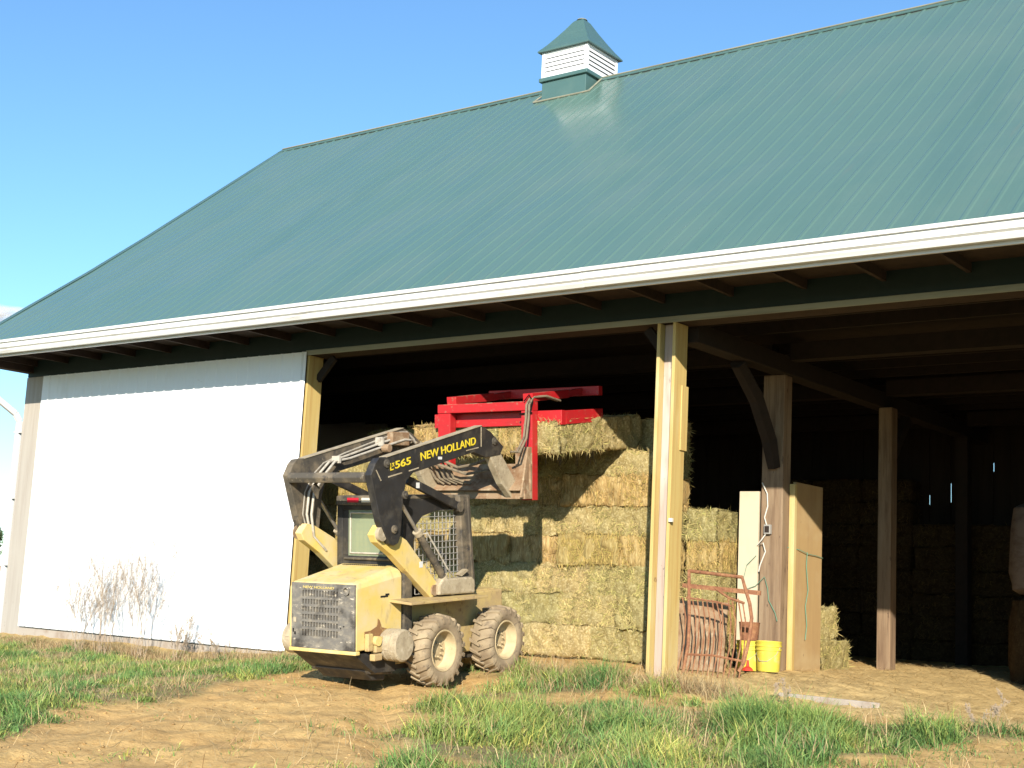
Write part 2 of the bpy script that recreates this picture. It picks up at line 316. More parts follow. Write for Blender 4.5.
# under the machine only thin grass
keep &= ~((X > -3.5) & (X < -2.0) & (Y > -2.4) & (Y < .2) & (RNG.uniform(0, 1, len(X)) < .8))
X, Y, cl, big, dmv = X[keep], Y[keep], cl[keep], big[keep], dmv[keep]; n = len(X)
rt = sstep(-1.6, -.6, X)                 # the taller right-hand grass
hh = (.045+.17*sstep(.42, .68, cl)*(.45+.5*rt)+.01*rt)*RNG.uniform(.4, 1.45, n)
def tuft(cx, cy, r, h):
    return .72*h*np.exp(-(((X-cx)**2+(Y-cy)**2)/r**2))
for (a, b, r, h) in ((2.6, -2.3, .5, .34), (2.15, -2.5, .35, .26), (-1.25, -.75, .75, .17), (-.6, -.7, .7, .14), (.3, -.8, .6, .10), (-1.5, -.3, .5, .10), (.2, -3.2, .7, .12), (3.4, -1.9, .35, .2), (1.2, -3.6, .6, .12), (-4.2, -1.6, .5, .1), (3.9, -3.2, .5, .18)):
    hh += tuft(a, b, r, h)*RNG.uniform(.5, 1.2, n)
hh *= (1-.6*dmv)*(1-.35*sstep(-5, -9, X)*0)
P = np.stack([X, Y, ground_z(X, Y)-.01], 1)
br = RNG.uniform(.7, 1.25, n)[:, None]; yel = (RNG.uniform(0, 1, n) < .14+.36*sstep(.45, .68, big))[:, None]
tint = np.where(yel, np.array([2.3, 1.7, 1.7]), np.array([1.05, 1.12, 1.05]))*br
blu = (sstep(-.3, -1.2, np.abs(Y+.8)*-1-.2)*rt)[:, None]*0
hv = sstep(.36, .64, fbm(X, Y, 2.1, 3, 133))[:, None]; tint = tint*(1+.3*(cl[:, None]-.5)*2)*(np.array([1.32, 1.12, .95])*hv+np.array([.78, .92, .88])*(1-hv))
azc = fbm(X, Y, 1.6, 2, 77)*12.0
V, T, C = blades(P, hh, RNG.uniform(.005, .011, n), RNG.uniform(.05, 1.0, n), azc+RNG.normal(0, 1.4, n), RNG.uniform(.1, 1.3, n), tint)
go = bpy.data.objects.new('grass', tri_mesh('grass', V, T, ['grass'], tint=C)); COL.objects.link(go)
tag(go, 'green grass growing either side of the bare soil track', 'grass', kind='stuff')
# dry grass and stalks: fringe along the barn, and scattered through the turf
X1, Y1 = scatter(230000, -22, 6, -9, -.13)
c1 = fbm(X1, Y1, 1.7, 3, 91); k = (RNG.uniform(0, 1, len(X1)) < .18*(1-.6*dirt_mask(X1, Y1))*(.4+1.8*sstep(.4, .65, c1))*(1.15-dirt_mask(X1, Y1)))
X1, Y1 = X1[k], Y1[k]; h1 = RNG.uniform(.05, .2, len(X1))*(1+.6*sstep(-1.6, -.6, X1))
nf = 11000; X2 = RNG.uniform(-13.5, -4.5, nf); Y2 = -.16-np.abs(RNG.normal(0, .16, nf)); h2 = RNG.uniform(.05, .20, nf)*(.5+.9*fbm(X2, Y2*0, 1.3, 3, 12))
nf = 8500; X3 = RNG.uniform(-2.1, 1.1, nf); Y3 = .05-np.abs(RNG.normal(0, .30, nf)); h3 = RNG.uniform(.08, .36, nf)*(.5+.9*fbm(X3, Y3*0, 2.3, 3, 15))
Xa = np.concatenate([X1, X2, X3]); Ya = np.concatenate([Y1, Y2, Y3]); ha = np.concatenate([h1, h2, h3])
k = solid_clear(Xa, Ya+.02); Xa, Ya, ha = Xa[k], Ya[k], ha[k]; n = len(Xa)
P = np.stack([Xa, Ya, ground_z(Xa, Ya)-.01], 1)
tint = np.array([1, .92, .82])*RNG.uniform(.55, 1.3, n)[:, None]
tint *= np.where(RNG.uniform(0, 1, n)[:, None] < .3, np.array([.80, .66, .60]), 1)
V, T, C = blades(P, ha, RNG.uniform(.003, .007, n), RNG.uniform(.05, 1.25, n), RNG.uniform(0, 6.28, n), RNG.uniform(0, .7, n), tint)
go = bpy.data.objects.new('dry_grass', tri_mesh('dry_grass', V, T, ['drygrass'], tint=C)); COL.objects.link(go)
tag(go, 'dry brown grass and stalks along the foot of the barn', 'dry grass', kind='stuff')
# loose straw on the soil
X1, Y1 = scatter(60000, -6, 6.5, -9, 7.5)
pr = np.where(Y1 > -1.0, .7*sstep(-1.2, .3, X1)+.35*(Y1 > 0), .03+.16*sstep(.5, .7, fbm(X1, Y1, 1.2, 3, 19)))
k = (RNG.uniform(0, 1, len(X1)) < pr); X1, Y1 = X1[k], Y1[k]; n = len(X1)
P = np.stack([X1, Y1, ground_z(X1, Y1)+.006], 1)
tint = np.array([1.12, 1.0, .8])*RNG.uniform(.6, 1.25, n)[:, None]
V, T, C = blades(P, RNG.uniform(.05, .2, n), RNG.uniform(.004, .008, n), RNG.uniform(1.25, 1.55, n), RNG.uniform(0, 6.28, n), RNG.uniform(-.2, .2, n), tint)
go = bpy.data.objects.new('loose_straw', tri_mesh('loose_straw', V, T, ['drygrass'], tint=C)); COL.objects.link(go)
tag(go, 'loose pale straw littering the soil in front of the open bay', 'straw', kind='stuff')
# small clods on the soil
X1, Y1 = scatter(9000, -5, 4, -9, 1); k = (RNG.uniform(0, 1, len(X1)) < dirt_mask(X1, Y1)*.5*sstep(.4, .65, fbm(X1, Y1, 1.5, 3, 88))); X1, Y1 = X1[k], Y1[k]
mb = []; bmv = np.array([(1,0,0),(-1,0,0),(0,1,0),(0,-1,0),(0,0,1),(0,0,-1)], float); bf = np.array([(0,2,4),(2,1,4),(1,3,4),(3,0,4),(2,0,5),(1,2,5),(3,1,5),(0,3,5)])
n = len(X1); s = RNG.uniform(.005, .02, n); s[RNG.uniform(0, 1, n) < .03] *= 1.8
VV = bmv[None]*RNG.uniform(.6, 1.3, (n, 6, 3))*s[:, None, None]*np.array([1.2, 1, .6]); VV += np.stack([X1, Y1, ground_z(X1, Y1)+s*.2], 1)[:, None]
TT = (bf[None]+(np.arange(n)*6)[:, None, None]).reshape(-1, 3)
tt = np.repeat(np.array([.50, .32, .14])*RNG.uniform(.6, 1.2, n)[:, None], 6, 0)
go = bpy.data.objects.new('soil_clods', tri_mesh('soil_clods', VV.reshape(-1, 3), TT, ['ground'], tint=tt)); COL.objects.link(go)
tag(go, 'small clods of brown soil on the wheel track', 'soil', kind='stuff')

# ------------------------------------------------------------ barn
barn = empty('barn', (0, 0, 0), 'large barn with a green steel roof, white sliding door and open bays', 'barn')
XL, XR = -12.6, 9.0
prof = [(-1.19, 4.385), (-.617, 4.838), (-.112, 5.231), (.965, 6.05), (2.127, 6.975), (3.39, 8.015), (4.5, 8.93), (5.26, 9.555)]
def corrug_profile(x0, x1, per=.2286, h=.0065):
    pts = []; x = x0
    while x < x1:
        pts += [(x, 0), (x+per*.36, 0), (x+per*.44, h*.1), (x+per*.52, 0), (x+per*.72, 0), (x+per*.80, h), (x+per*.90, h), (x+per*.98, 0)]; x += per
    pts.append((min(x, x1+per), 0)); return pts
def roof_sheet(side):
    cpf = corrug_profile(XL, XR); vs = []; fs = []
    rows = []
    for i in range(len(prof)-1):
        k = 4
        for j in range(k): t = j/k; rows.append((prof[i][0]*(1-t)+prof[i+1][0]*t, prof[i][1]*(1-t)+prof[i+1][1]*t))
    rows.append(prof[-1])
    for r, (y, z) in enumerate(rows):
        for (x, hh_) in cpf:
            wv = .004*math.sin(x*1.7+y*.8)+.003*math.sin(x*4.1-y*1.9)
            yy = y if side > 0 else 2*5.26-y
            vs.append((x, yy-(hh_*.62 if side > 0 else -hh_*.62), z+hh_*.78+wv))
    n = len(cpf)
    for r in range(len(rows)-1):
        for k in range(n-1): fs.append((r*n+k, r*n+k+1, (r+1)*n+k+1, (r+1)*n+k))
    mb = MB(); mb.v = vs; mb.f = fs; return mb
rf = roof_sheet(1).build('roof', 'roof', barn); rf['label'] = 'ribbed green steel roof slope above the open bays'
sol = rf.modifiers.new('thick', 'SOLIDIFY'); sol.thickness = .012; sol.offset = 1
rb = roof_sheet(-1).build('roof', 'roof', barn); rb['label'] = 'far slope of the green steel roof'
# roof boarding under the steel keeps the inside dark
mb = MB()
for i in range(len(prof)-1):
    (y0, z0), (y1, z1) = prof[i], prof[i+1]
    for sgn in (1, -1):
        a, b = (y0, y1) if sgn > 0 else (2*5.26-y0, 2*5.26-y1)
        mb.add([(XL+.02, a, z0-.05), (XR, a, z0-.05), (XR, b, z1-.05), (XL+.02, b, z1-.05), (XL+.02, a, z0-.09), (XR, a, z0-.09), (XR, b, z1-.09), (XL+.02, b, z1-.09)],
               [(0,1,2,3), (4,5,6,7), (0,1,5,4), (1,2,6,5), (2,3,7,6), (3,0,4,7)])
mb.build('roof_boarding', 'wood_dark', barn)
# ridge cap : two thin leaves standing on the ribs, sections lapped
mb = MB(); x = XL-.02; i = 0
while x < XR:
    x2 = x+3.0; lift = .003*(i % 2); rz = random.uniform(-.006, .01)
    for sgn in (1, -1):
        y0, z0 = 5.26-sgn*.10, 9.555-.082+.030+lift+rz; zt = 9.555+.036+lift+rz
        mb.add([(x, y0, z0), (x2+.05, y0, z0), (x2+.05, 5.26, zt), (x, 5.26, zt), (x, y0, z0-.004), (x2+.05, y0, z0-.004), (x2+.05, 5.26, zt-.004), (x, 5.26, zt-.004)],
               [(0,1,2,3), (4,5,6,7), (0,1,5,4), (1,2,6,5), (3,0,4,7)])
        mb.tube([(x, y0, z0), (x2+.05, y0, z0)], .011, 6)
    x = x2; i += 1
rcap = mb.build('ridge_cap', 'roof_trim', barn)
mb = MB(); x = XL
while x < XR:
    mb.box(x+.01, x+.155, 5.26-.108, 5.26-.102, 9.555-.09+.001, 9.555-.09+.030); x += .2286
mb.build('closure_strip', 'dark_hole', rcap)['kind'] = 'stuff'
MB().tube([(XL, 5.25, 9.597), (XR, 5.25, 9.597)], .012, 6).build('cap_crown', 'trim_pale', rcap)
# rake trim on the left gable edge
mb = MB()
for side in (1, -1):
    pts = [(y if side > 0 else 10.52-y, z) for y, z in prof]
    for (y0, z0), (y1, z1) in zip(pts[:-1], pts[1:]):
        for a, b, c_, d in ((-.05, .10, .022, .028), (-.05, -.044, -.16, .028)):
            mb.add([(XL+a, y0, z0+c_), (XL+b, y0, z0+c_), (XL+b, y1, z1+c_), (XL+a, y1, z1+c_), (XL+a, y0, z0+d), (XL+b, y0, z0+d), (XL+b, y1, z1+d), (XL+a, y1, z1+d)],
                   [(0,1,2,3), (4,5,6,7), (0,1,5,4), (1,2,6,5), (2,3,7,6), (3,0,4,7)])
mb.build('rake_trim', 'roof_trim', barn)
# gutter: K-style section along the eave
gp = [(-1.17, 4.345), (-1.17, 4.17), (-1.25, 4.165), (-1.272, 4.205), (-1.272, 4.225), (-1.298, 4.245), (-1.298, 4.318), (-1.325, 4.322), (-1.328, 4.362), (-1.292, 4.362), (-1.285, 4.34), (-1.285, 4.26), (-1.255, 4.22), (-1.24, 4.18), (-1.183, 4.182), (-1.183, 4.345)]
mb = MB(); x = XL-.03; i = 0
while x < XR:
    x2 = min(x+6.1, XR+.2); o_ = .003*(i % 2); mb.prism([(y-o_, z+random.uniform(-.001, .001)-o_) for y, z in gp], 0, x, x2); x = x2-.02; i += 1
mb.prism([(-1.17, 4.345), (-1.17, 4.16), (-1.245, 4.147), (-1.297, 4.255), (-1.297, 4.345)], 0, XL-.034, XL-.024)
gut = mb.build('gutter', 'gutter', barn)
x = XL+.6
while x < XR: MB().box(x, x+.02, -1.315, -1.165, 4.350, 4.358).build('gutter_strap', 'gutter', gut); x += .62
# eave flashing / drip edge and fascia
MB().prism([(-1.165, 4.375), (-1.165, 4.135), (-1.135, 4.135), (-1.135, 4.36)], 0, XL, XR).build('fascia', 'white_metal', barn)
mb = MB().prism([(-1.21, 4.368), (-1.165, 4.376), (-1.165, 4.382), (-1.21, 4.374)], 0, XL, XR); mb.build('drip_edge', 'roof_trim', barn)
# downspout : elbow from the gutter corner, then down the corner post
dpth = [(-12.60, -1.24, 4.17), (-12.60, -1.24, 4.06), (-12.66, -.95, 3.88), (-12.70, -.1, 3.42), (-12.70, .0, 3.30), (-12.70, .0, -.2), (-12.72, -.25, -.28)]
mb = MB()
for a, b in zip(dpth[:-1], dpth[1:]): mb.bar(a, b, .075, .095)
mb.build('downspout', 'white_metal', barn, bevel=.008)
mb = MB()
for z in (3.1, 2.0, .9): mb.box(-12.75, -12.60, -.055, .055, z, z+.03)
mb.build('downspout_bracket', 'white_metal', barn)
# header, trim, lookouts
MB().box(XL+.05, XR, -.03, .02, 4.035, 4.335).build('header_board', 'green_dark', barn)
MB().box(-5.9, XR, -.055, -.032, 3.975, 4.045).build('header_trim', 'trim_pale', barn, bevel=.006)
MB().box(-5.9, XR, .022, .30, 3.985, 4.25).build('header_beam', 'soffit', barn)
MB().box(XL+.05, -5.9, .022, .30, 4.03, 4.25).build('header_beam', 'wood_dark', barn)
x = -12.35; k = 0
while x < XR:
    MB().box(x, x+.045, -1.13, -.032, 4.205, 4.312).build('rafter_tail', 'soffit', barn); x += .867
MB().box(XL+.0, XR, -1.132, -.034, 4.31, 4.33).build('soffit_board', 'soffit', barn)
MB().box(XL-.01, XL+.20, -1.13, .02, 4.10, 4.345).build('eave_return', 'soffit', barn)
MB().box(XL+.012, XL+.56, -.02, .25, -.35, 4.034).build('corner_post', 'wood_corner', barn, bevel=.01)
# sliding door
cpf = corrug_profile(-12.035, -5.93, .2286, .016)
vs = [(x, -.075-h_, z) for z in (-.04, 1.3, 2.7, 4.02) for x, h_ in cpf]; n = len(cpf)
mb = MB(); mb.v = vs; mb.f = [(r*n+k, r*n+k+1, (r+1)*n+k+1, (r+1)*n+k) for r in range(3) for k in range(n-1)]
dr = mb.build('sliding_door', 'door', barn); dr['label'] = 'closed white ribbed steel sliding door'
dr.modifiers.new('t', 'SOLIDIFY').thickness = .004
mb = MB().box(-12.04, -5.925, -.072, -.035, -.05, 4.0)
mb.build('door_frame', 'white_metal', dr)
MB().prism([(-5.93, -.098), (-5.90, -.098), (-5.90, -.03), (-5.93, -.03)], 2, -.045, 4.02).build('edge_trim', 'white_metal', dr)
MB().box(-12.1, -5.9, -.025, .05, -.45, -.055).build('sill_board', 'concrete', barn)
cp2 = corrug_profile(6.6, XR, .2286, .016); mb = MB(); mb.v = [(x, -.075-h_, z) for z in (-.04, 4.02) for x, h_ in cp2]; n2 = len(cp2); mb.f = [(k, k+1, n2+k+1, n2+k) for k in range(n2-1)]  # out-of-view door added to cut the light entering the bays
d2 = mb.build('sliding_door', 'door', barn); d2['label'] = 'unseen white sliding door added to keep light out of the bays'; d2.modifiers.new('t', 'SOLIDIFY').thickness = .004
# jambs and posts of the front wall
MB().box(-5.885, -5.845, -.03, .24, -.4, 3.98).build('door_jamb', 'wood_new', barn, bevel=.004)
MB().box(-6.05, -5.888, -.02, .24, -.4, 3.98).build('post', 'wood_dark', barn)
def centre_post(x0, z0):
    p = MB().box(x0+.042, x0+.20, .07, .23, z0, 3.98).build('post', 'wood_pink', barn, bevel=.006)
    p['label'] = 'weathered pinkish centre of the built-up post' if x0 < 1 else 'weathered pinkish centre of the far post'
    MB().box(x0, x0+.04, -.03, .24, z0, 3.98).build('post_side_board', 'wood_new', barn, bevel=.004)
    MB().box(x0+.202, x0+.242, -.03, .24, z0, 3.98).build('post_side_board', 'wood_new', barn, bevel=.004)
    MB().box(x0+.244, x0+.262, .12, .26, 2.55, 3.28).build('cleat', 'wood_new', barn, bevel=.004)
centre_post(-.26, -.3); centre_post(5.55, -.3)
MB().box(-.3, -.255, .05, .2, z0 := -.2, 3.5).build('post_strip', 'rust', barn) if False else None
# corner knee braces in the front openings
for a, b in (((-5.84, .16, 3.66), (-5.55, .16, 3.96)), ((-.26, .16, 3.66), (-.50, .16, 3.96))):
    MB().bar(a, b, .05, .11).build('knee_brace', 'wood_dark', barn)
# hardware on the centre post
MB().box(-.015, .03, -.06, -.03, 1.74, 1.78).build('latch', 'cord', barn)
# interior frame: longitudinal beam at X=0 on posts
MB().box(-.16, .08, .31, 10.3, 3.80, 4.03).build('tie_beam', 'wood_dark', barn, bevel=.01)
MB().box(-.27, .03, 2.62, 2.84, 0, 3.80).build('timber_post', 'wood_old', barn, bevel=.015)['label'] = 'broad hewn timber post with a cord and outlet box'
MB().box(.0, .20, 5.72, 5.94, -.1, 3.80).build('timber_post', 'wood_old', barn, bevel=.012)['label'] = 'slim hewn post standing alone in the open bay'
MB().box(-.1, .10, 9.2, 9.4, -.1, 3.8).build('timber_post', 'wood_dark', barn)
MB().tube([(-.08, 1.55, 3.78), (-.08, 2.05, 3.42), (-.09, 2.45, 2.95), (-.1, 2.62, 2.62)], [.10, .11, .11, .09], 6).build('curved_brace', 'wood_dark', barn)
MB().bar((0, 6.0, 2.9), (0, 6.8, 3.78), .12, .14).build('knee_brace', 'wood_dark', barn)
for yb in (2.73, 5.86, 9.3):
    MB().box(-12, -.17, yb-.1, yb+.1, 3.98, 4.2).build('cross_beam', 'wood_dark', barn)
    MB().box(.09, 8.9, yb-.1, yb+.1, 3.98, 4.2).build('cross_beam', 'wood_dark', barn)
for i in range(14):
    yy = .6+i*.70
    if min(abs(yy-b) for b in (2.73, 5.86, 9.3)) > .15: MB().box(-12, 8.9, yy, yy+.05, 4.21, 4.36).build('loft_joist', 'wood_dark', barn)
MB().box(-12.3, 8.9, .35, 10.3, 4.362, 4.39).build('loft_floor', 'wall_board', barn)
for x_ in (3.1, -6.0):
    for yb in (5.86,): MB().box(x_-.1, x_+.1, yb-.1, yb+.1, -.3, 3.98).build('timber_post', 'wood_dark', barn)
# walls: left gable, right gable, back wall of boards with a few open joints
mb = MB().prism([(.26, -.6), (10.5, -.6), (10.5, 5.0), (5.26, 9.35), (.0, 5.1), (.0, 4.36), (.26, 4.2)], 0, XL+.06, XL+.12); mb.build('end_wall', 'door', barn)
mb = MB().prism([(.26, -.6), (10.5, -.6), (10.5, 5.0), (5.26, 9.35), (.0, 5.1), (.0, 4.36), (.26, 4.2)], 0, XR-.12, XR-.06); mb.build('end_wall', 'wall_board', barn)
mb = MB(); x = XL+.12; gaps = {-2.25: 1, -1.97: 1, -1.0: 1, -.64: 1, .1: 1}
cuts = sorted([-2.25, -1.97, -1.02, -.64, .10])
while x < XR-.13:
    w_ = .28; x2 = min(x+w_, XR-.13)
    for c_ in cuts:
        if x < c_ < x2: x2 = c_
    mb.box(x, x2-.002, 10.5, 10.53, -.6, 5.05)
    x = x2+(.014 if any(abs(x2-c_) < 1e-6 for c_ in cuts) else 0)
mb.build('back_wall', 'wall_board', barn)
mb = MB()
for c_, z0_, z1_ in ((-2.25, 2.82, 3.22), (-1.97, 2.95, 3.1), (-1.02, 2.78, 2.95), (-.64, 2.82, 3.15), (.10, 3.35, 3.5)):
    mb.box(c_-.02, c_+.034, 10.532, 10.55, -.6, z0_); mb.box(c_-.02, c_+.034, 10.532, 10.55, z1_, 5.05)
mb.build('batten', 'wall_board', barn)
# plywood partition and cream board beside the timber post
MB().box(.035, .11, 2.80, 2.87, 0, 2.42).build('stud', 'wood_new', barn, bevel=.004)
MB().box(.05, .095, 2.872, 3.66, .02, 2.45).build('plywood_partition', 'plywood', barn, bevel=.003)
MB().box(-.56, -.285, 2.60, 2.64, .1, 2.31).build('cream_board', 'cream', barn, bevel=.003)
# concrete kerb strip at the open bay
MB().prism([(1.3, .02), (2.45, -.16), (2.455, -.125), (1.305, .055)], 2, -.2, .018).build('kerb_edge', 'concrete', barn, bevel=.01)
# cupola
cx, cyy = -5.25, 5.26; cup = bpy.data.objects.new('cupola', None)
cup = MB().box(cx-.455, cx+.455, cyy-.455, cyy+.455, 8.95, 9.53).build('cupola', 'roof_trim', barn, bevel=.006); cup['label'] = 'square louvred cupola on the ridge'
MB().box(cx-.50, cx+.50, cyy-.50, cyy+.50, 9.53, 9.60).build('cupola_skirt', 'roof_trim', cup, bevel=.01)
mb = MB()
for sx in (-1, 1):
    for s_ in (-1, 1): mb.box(cx+sx*.47-.06*(sx > 0), cx+sx*.47+.06*(sx < 0), cyy+s_*.47-.06*(s_ > 0), cyy+s_*.47+.06*(s_ < 0), 9.60, 10.06)
for a in (9.60, 10.02):
    for s_ in (-1, 1):
        mb.box(cx-.41, cx+.41, cyy+s_*.465-.04*(s_ > 0), cyy+s_*.465+.04*(s_ < 0), a, a+.04); mb.box(cx+s_*.465-.04*(s_ > 0), cx+s_*.465+.04*(s_ < 0), cyy-.41, cyy+.41, a, a+.04)
mb.build('cupola_frame', 'white_metal', cup, bevel=.003)
mb = MB()
for k in range(5):
    z = 9.64+k*.078
    for s_ in (-1, 1):
        y0, y1 = cyy+s_*.463, cyy+s_*.40
        mb.add([(cx-.41, y0, z), (cx+.41, y0, z), (cx+.41, y1, z+.085), (cx-.41, y1, z+.085), (cx-.41, y0, z+.052), (cx+.41, y0, z+.052), (cx+.41, y1, z+.115), (cx-.41, y1, z+.115)], [(0,1,2,3), (4,5,6,7), (0,1,5,4), (1,2,6,5), (2,3,7,6), (3,0,4,7)])
        x0, x1 = cx+s_*.463, cx+s_*.40
        mb.add([(x0, cyy-.41, z), (x0, cyy+.41, z), (x1, cyy+.41, z+.085), (x1, cyy-.41, z+.085), (x0, cyy-.41, z+.045), (x0, cyy+.41, z+.045), (x1, cyy+.41, z+.115), (x1, cyy-.41, z+.115)], [(0,1,2,3), (4,5,6,7), (0,1,5,4), (1,2,6,5), (2,3,7,6), (3,0,4,7)])
mb.build('louvers', 'white_metal', cup)
MB().box(cx-.39, cx+.39, cyy-.39, cyy+.39, 9.61, 10.02).build('cupola_core', 'wall_board', cup)
# concave hip roof
lv = [(.53, 10.06), (.527, 10.085), (.43, 10.20), (.32, 10.355), (.21, 10.52), (.11, 10.685), (.08, 10.715)]
mb = MB(); 
for r_, z in lv: mb.v += [(cx-r_, cyy-r_, z), (cx+r_, cyy-r_, z), (cx+r_, cyy+r_, z), (cx-r_, cyy+r_, z)]
for i in range(len(lv)-1):
    for k in range(4): mb.f.append((i*4+k, i*4+(k+1) % 4, (i+1)*4+(k+1) % 4, (i+1)*4+k))
mb.f += [(3, 2, 1, 0), tuple(len(lv)*4-4+k for k in range(4))]
mb.build('cupola_roof', 'roof_trim', cup)
MB().lathe([(0, .001), (0, .10), (.02, .08), (.03, .001)], (cx, cyy, 10.725), 'z', 10).build('cupola_cap', 'trim_pale', cup)
# pale flashing where the cupola meets the slope
mb = MB(); ya = cyy-.47; za = 9.555-.47*.822+.035
mb.tube([(cx-.60, ya-.02, za-.01), (cx+.42, ya-.03, za-.02), (cx+.56, ya, za+.0)], .016, 6); mb.tube([(cx+.54, ya, za+.0), (cx+.50, cyy-.05, 9.56)], .016, 6)
mb.tube([(cx-.60, ya-.02, za-.01), (cx-.50, cyy-.06, 9.58)], .014, 6)
mb.build('flashing', 'trim_pale', cup)

# ------------------------------------------------------------ hay
def bale_mesh(name, lx, ly, lz, kind, seed, nb=4200, hi=True):
    rng = np.random.default_rng(seed); d = .032 if hi else .07
    nx_, ny_, nz_ = [max(3, int(round(l/d))) for l in (lx, ly, lz)]
    Vs = []; Fs = []
    bm = bmesh.new(); idx = {}
    def vid(i, j, k):
        if (i, j, k) not in idx: idx[(i, j, k)] = len(Vs); Vs.append((i/nx_-.5, j/ny_-.5, k/nz_-.5))
        return idx[(i, j, k)]
    for i in range(nx_):
        for j in range(ny_):
            for k in (0, nz_): Fs.append((vid(i, j, k), vid(i+1, j, k), vid(i+1, j+1, k), vid(i, j+1, k)))
    for i in range(nx_):
        for k in range(nz_):
            for j in (0, ny_): Fs.append((vid(i, j, k), vid(i+1, j, k), vid(i+1, j, k+1), vid(i, j, k+1)))
    for j in range(ny_):
        for k in range(nz_):
            for i in (0, nx_): Fs.append((vid(i, j, k), vid(i, j+1, k), vid(i, j+1, k+1), vid(i, j, k+1)))
    bm.free()
    U = np.array(Vs); S = np.array([lx, ly, lz]); q = U*S
    # round the corners
    R = .04; inner = np.clip(q, -(S/2-R), S/2-R); dd = q-inner; L = np.linalg.norm(dd, axis=1, keepdims=True)+1e-9
    q = inner+dd/L*np.minimum(L, R); N = np.where(L > 1e-6, dd/L, 0); 
    n3 = (fbm(q[:, 0]*1+q[:, 1]*.7+seed, q[:, 2]+q[:, 1]*.9, 7, 4, seed)-.5)
    q = q+N*(n3*.10)[:, None]
    if kind == 'flake':                                  # shallow joints between the flakes
        q = q-N*(.014*np.maximum(0, np.cos(q[:, 0]*2*np.pi/.115+3*fbm(q[:, 2]+seed, q[:, 1], 5, 2, 3)))**6)[:, None]
    for tx in (-ly/6, ly/6): q = q-N*(.013*np.exp(-((q[:, 1]-tx)/.014)**2)*(np.abs(N[:, 0])+np.abs(N[:, 2]) > .3))[:, None]
    V = q; T = np.array(Fs); T = np.concatenate([T[:, [0, 1, 2]], T[:, [0, 2, 3]]]); base_t = np.ones((len(V), 3))*rng.uniform(.93, 1.07)
    mi = np.zeros(len(T))
    # strands
    n = nb; a = lx*ly; b = lx*lz; c_ = ly*lz; p = np.array([b*2.2, b*.5, a*.9, a*.25, c_*1.4, c_*1.4]); p /= p.sum(); fc = rng.choice(6, n, p=p)
    u, v = rng.uniform(-.5, .5, n), rng.uniform(-.5, .5, n); P = np.zeros((n, 3)); NN = np.zeros((n, 3))
    for f, (ax, sg) in enumerate(((1, -1), (1, 1), (2, 1), (2, -1), (0, -1), (0, 1))):
        k = fc == f; o = [x for x in range(3) if x != ax]; P[k, ax] = sg*(S[ax]/2-.008); P[np.ix_(k, [o[0]])] = (u[k]*(S[o[0]]-.03))[:, None]; P[np.ix_(k, [o[1]])] = (v[k]*(S[o[1]]-.03))[:, None]; NN[k, ax] = sg
    dirv = rng.normal(0, 1, (n, 3)); 
    if kind == 'flake': dirv[:, 2] *= 2.0; dirv[:, 0] *= .6
    dirv -= NN*(dirv*NN).sum(1, keepdims=True); dirv /= np.linalg.norm(dirv, axis=1, keepdims=True)+1e-9
    out = rng.uniform(.0, .4, n)**1.8; dirv = dirv+NN*out[:, None]
    ln = rng.uniform(.03, .12, n); sdv = np.cross(dirv, NN+rng.normal(0, .4, (n, 3))); sdv /= np.linalg.norm(sdv, axis=1, keepdims=True)+1e-9; sdv *= rng.uniform(.0015, .0038, n)[:, None]
    A = P+NN*.004; M_ = A+dirv*(ln*.55)[:, None]; E = M_+dirv*(ln*.45)[:, None]; E[:, 2] -= rng.uniform(0, .03, n)*(out > .15)
    BV = np.stack([A-sdv, A+sdv, M_-sdv, M_+sdv, E], 1).reshape(-1, 3); bb = (np.arange(n)*5)[:, None]+len(V)
    BT = np.concatenate([bb+[0, 1, 3], bb+[0, 3, 2], bb+[2, 3, 4]], 1).reshape(-1, 3)
    tn = np.array([1., .95, .82])*rng.uniform(.4, 1.3, n)[:, None]; g_ = rng.uniform(0, 1, n) < .3; tn[g_] *= np.array([.82, .95, .75])
    if kind == 'dim': tn *= np.array([.25, .2, .15])  # strands darkened too, shade put into their tint
    if kind == 'flake': tn *= np.array([.92, .80, .68])
    m0 = {'cut': 'hay', 'flake': 'hay_flake', 'dim': 'hay_dim'}[kind]
    me = tri_mesh(name, np.concatenate([V, BV]), np.concatenate([T, BT]), [m0, 'hay_blade'], tint=np.concatenate([base_t, np.repeat(tn, 5, 0)]), matidx=np.concatenate([mi, np.ones(len(BT))]))
    sm = np.zeros(len(me.polygons), bool); sm[:len(T)] = True; me.polygons.foreach_set('use_smooth', sm); return me
BL, BW, BH = .89, .47, .412
BM = {'cut': [bale_mesh('hay_bale', BL+.06, BW, BH, 'cut', s) for s in (1, 2, 3)], 'flake': [bale_mesh('hay_bale', BL+.06, BW, BH, 'flake', s) for s in (4, 5, 6)],
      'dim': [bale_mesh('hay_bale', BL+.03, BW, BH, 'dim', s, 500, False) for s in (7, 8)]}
def bale(kind, x, y, z, rz, label, group, rx=0, ry=0, j=.012):
    o = bpy.data.objects.new('hay_bale', random.choice(BM[kind])); COL.objects.link(o)
    o.location = (x+random.uniform(-j, j), y+random.uniform(-j*1.6, j*1.6), z+random.uniform(-.004, .004))
    o.rotation_euler = (rx+random.uniform(-.02, .02), ry+random.uniform(-.015, .015), rz+random.choice((0, math.pi))+random.uniform(-.02, .02))
    return tag(o, label, 'hay bale', group)
ORD = ['bottom', 'second', 'third', 'fourth', 'fifth', 'sixth', 'seventh', 'eighth', 'ninth']
NTH = ['rightmost', 'second from the right', 'third from the right', 'fourth from the right', 'fifth from the right', 'sixth from the right', 'leftmost', 'eighth']
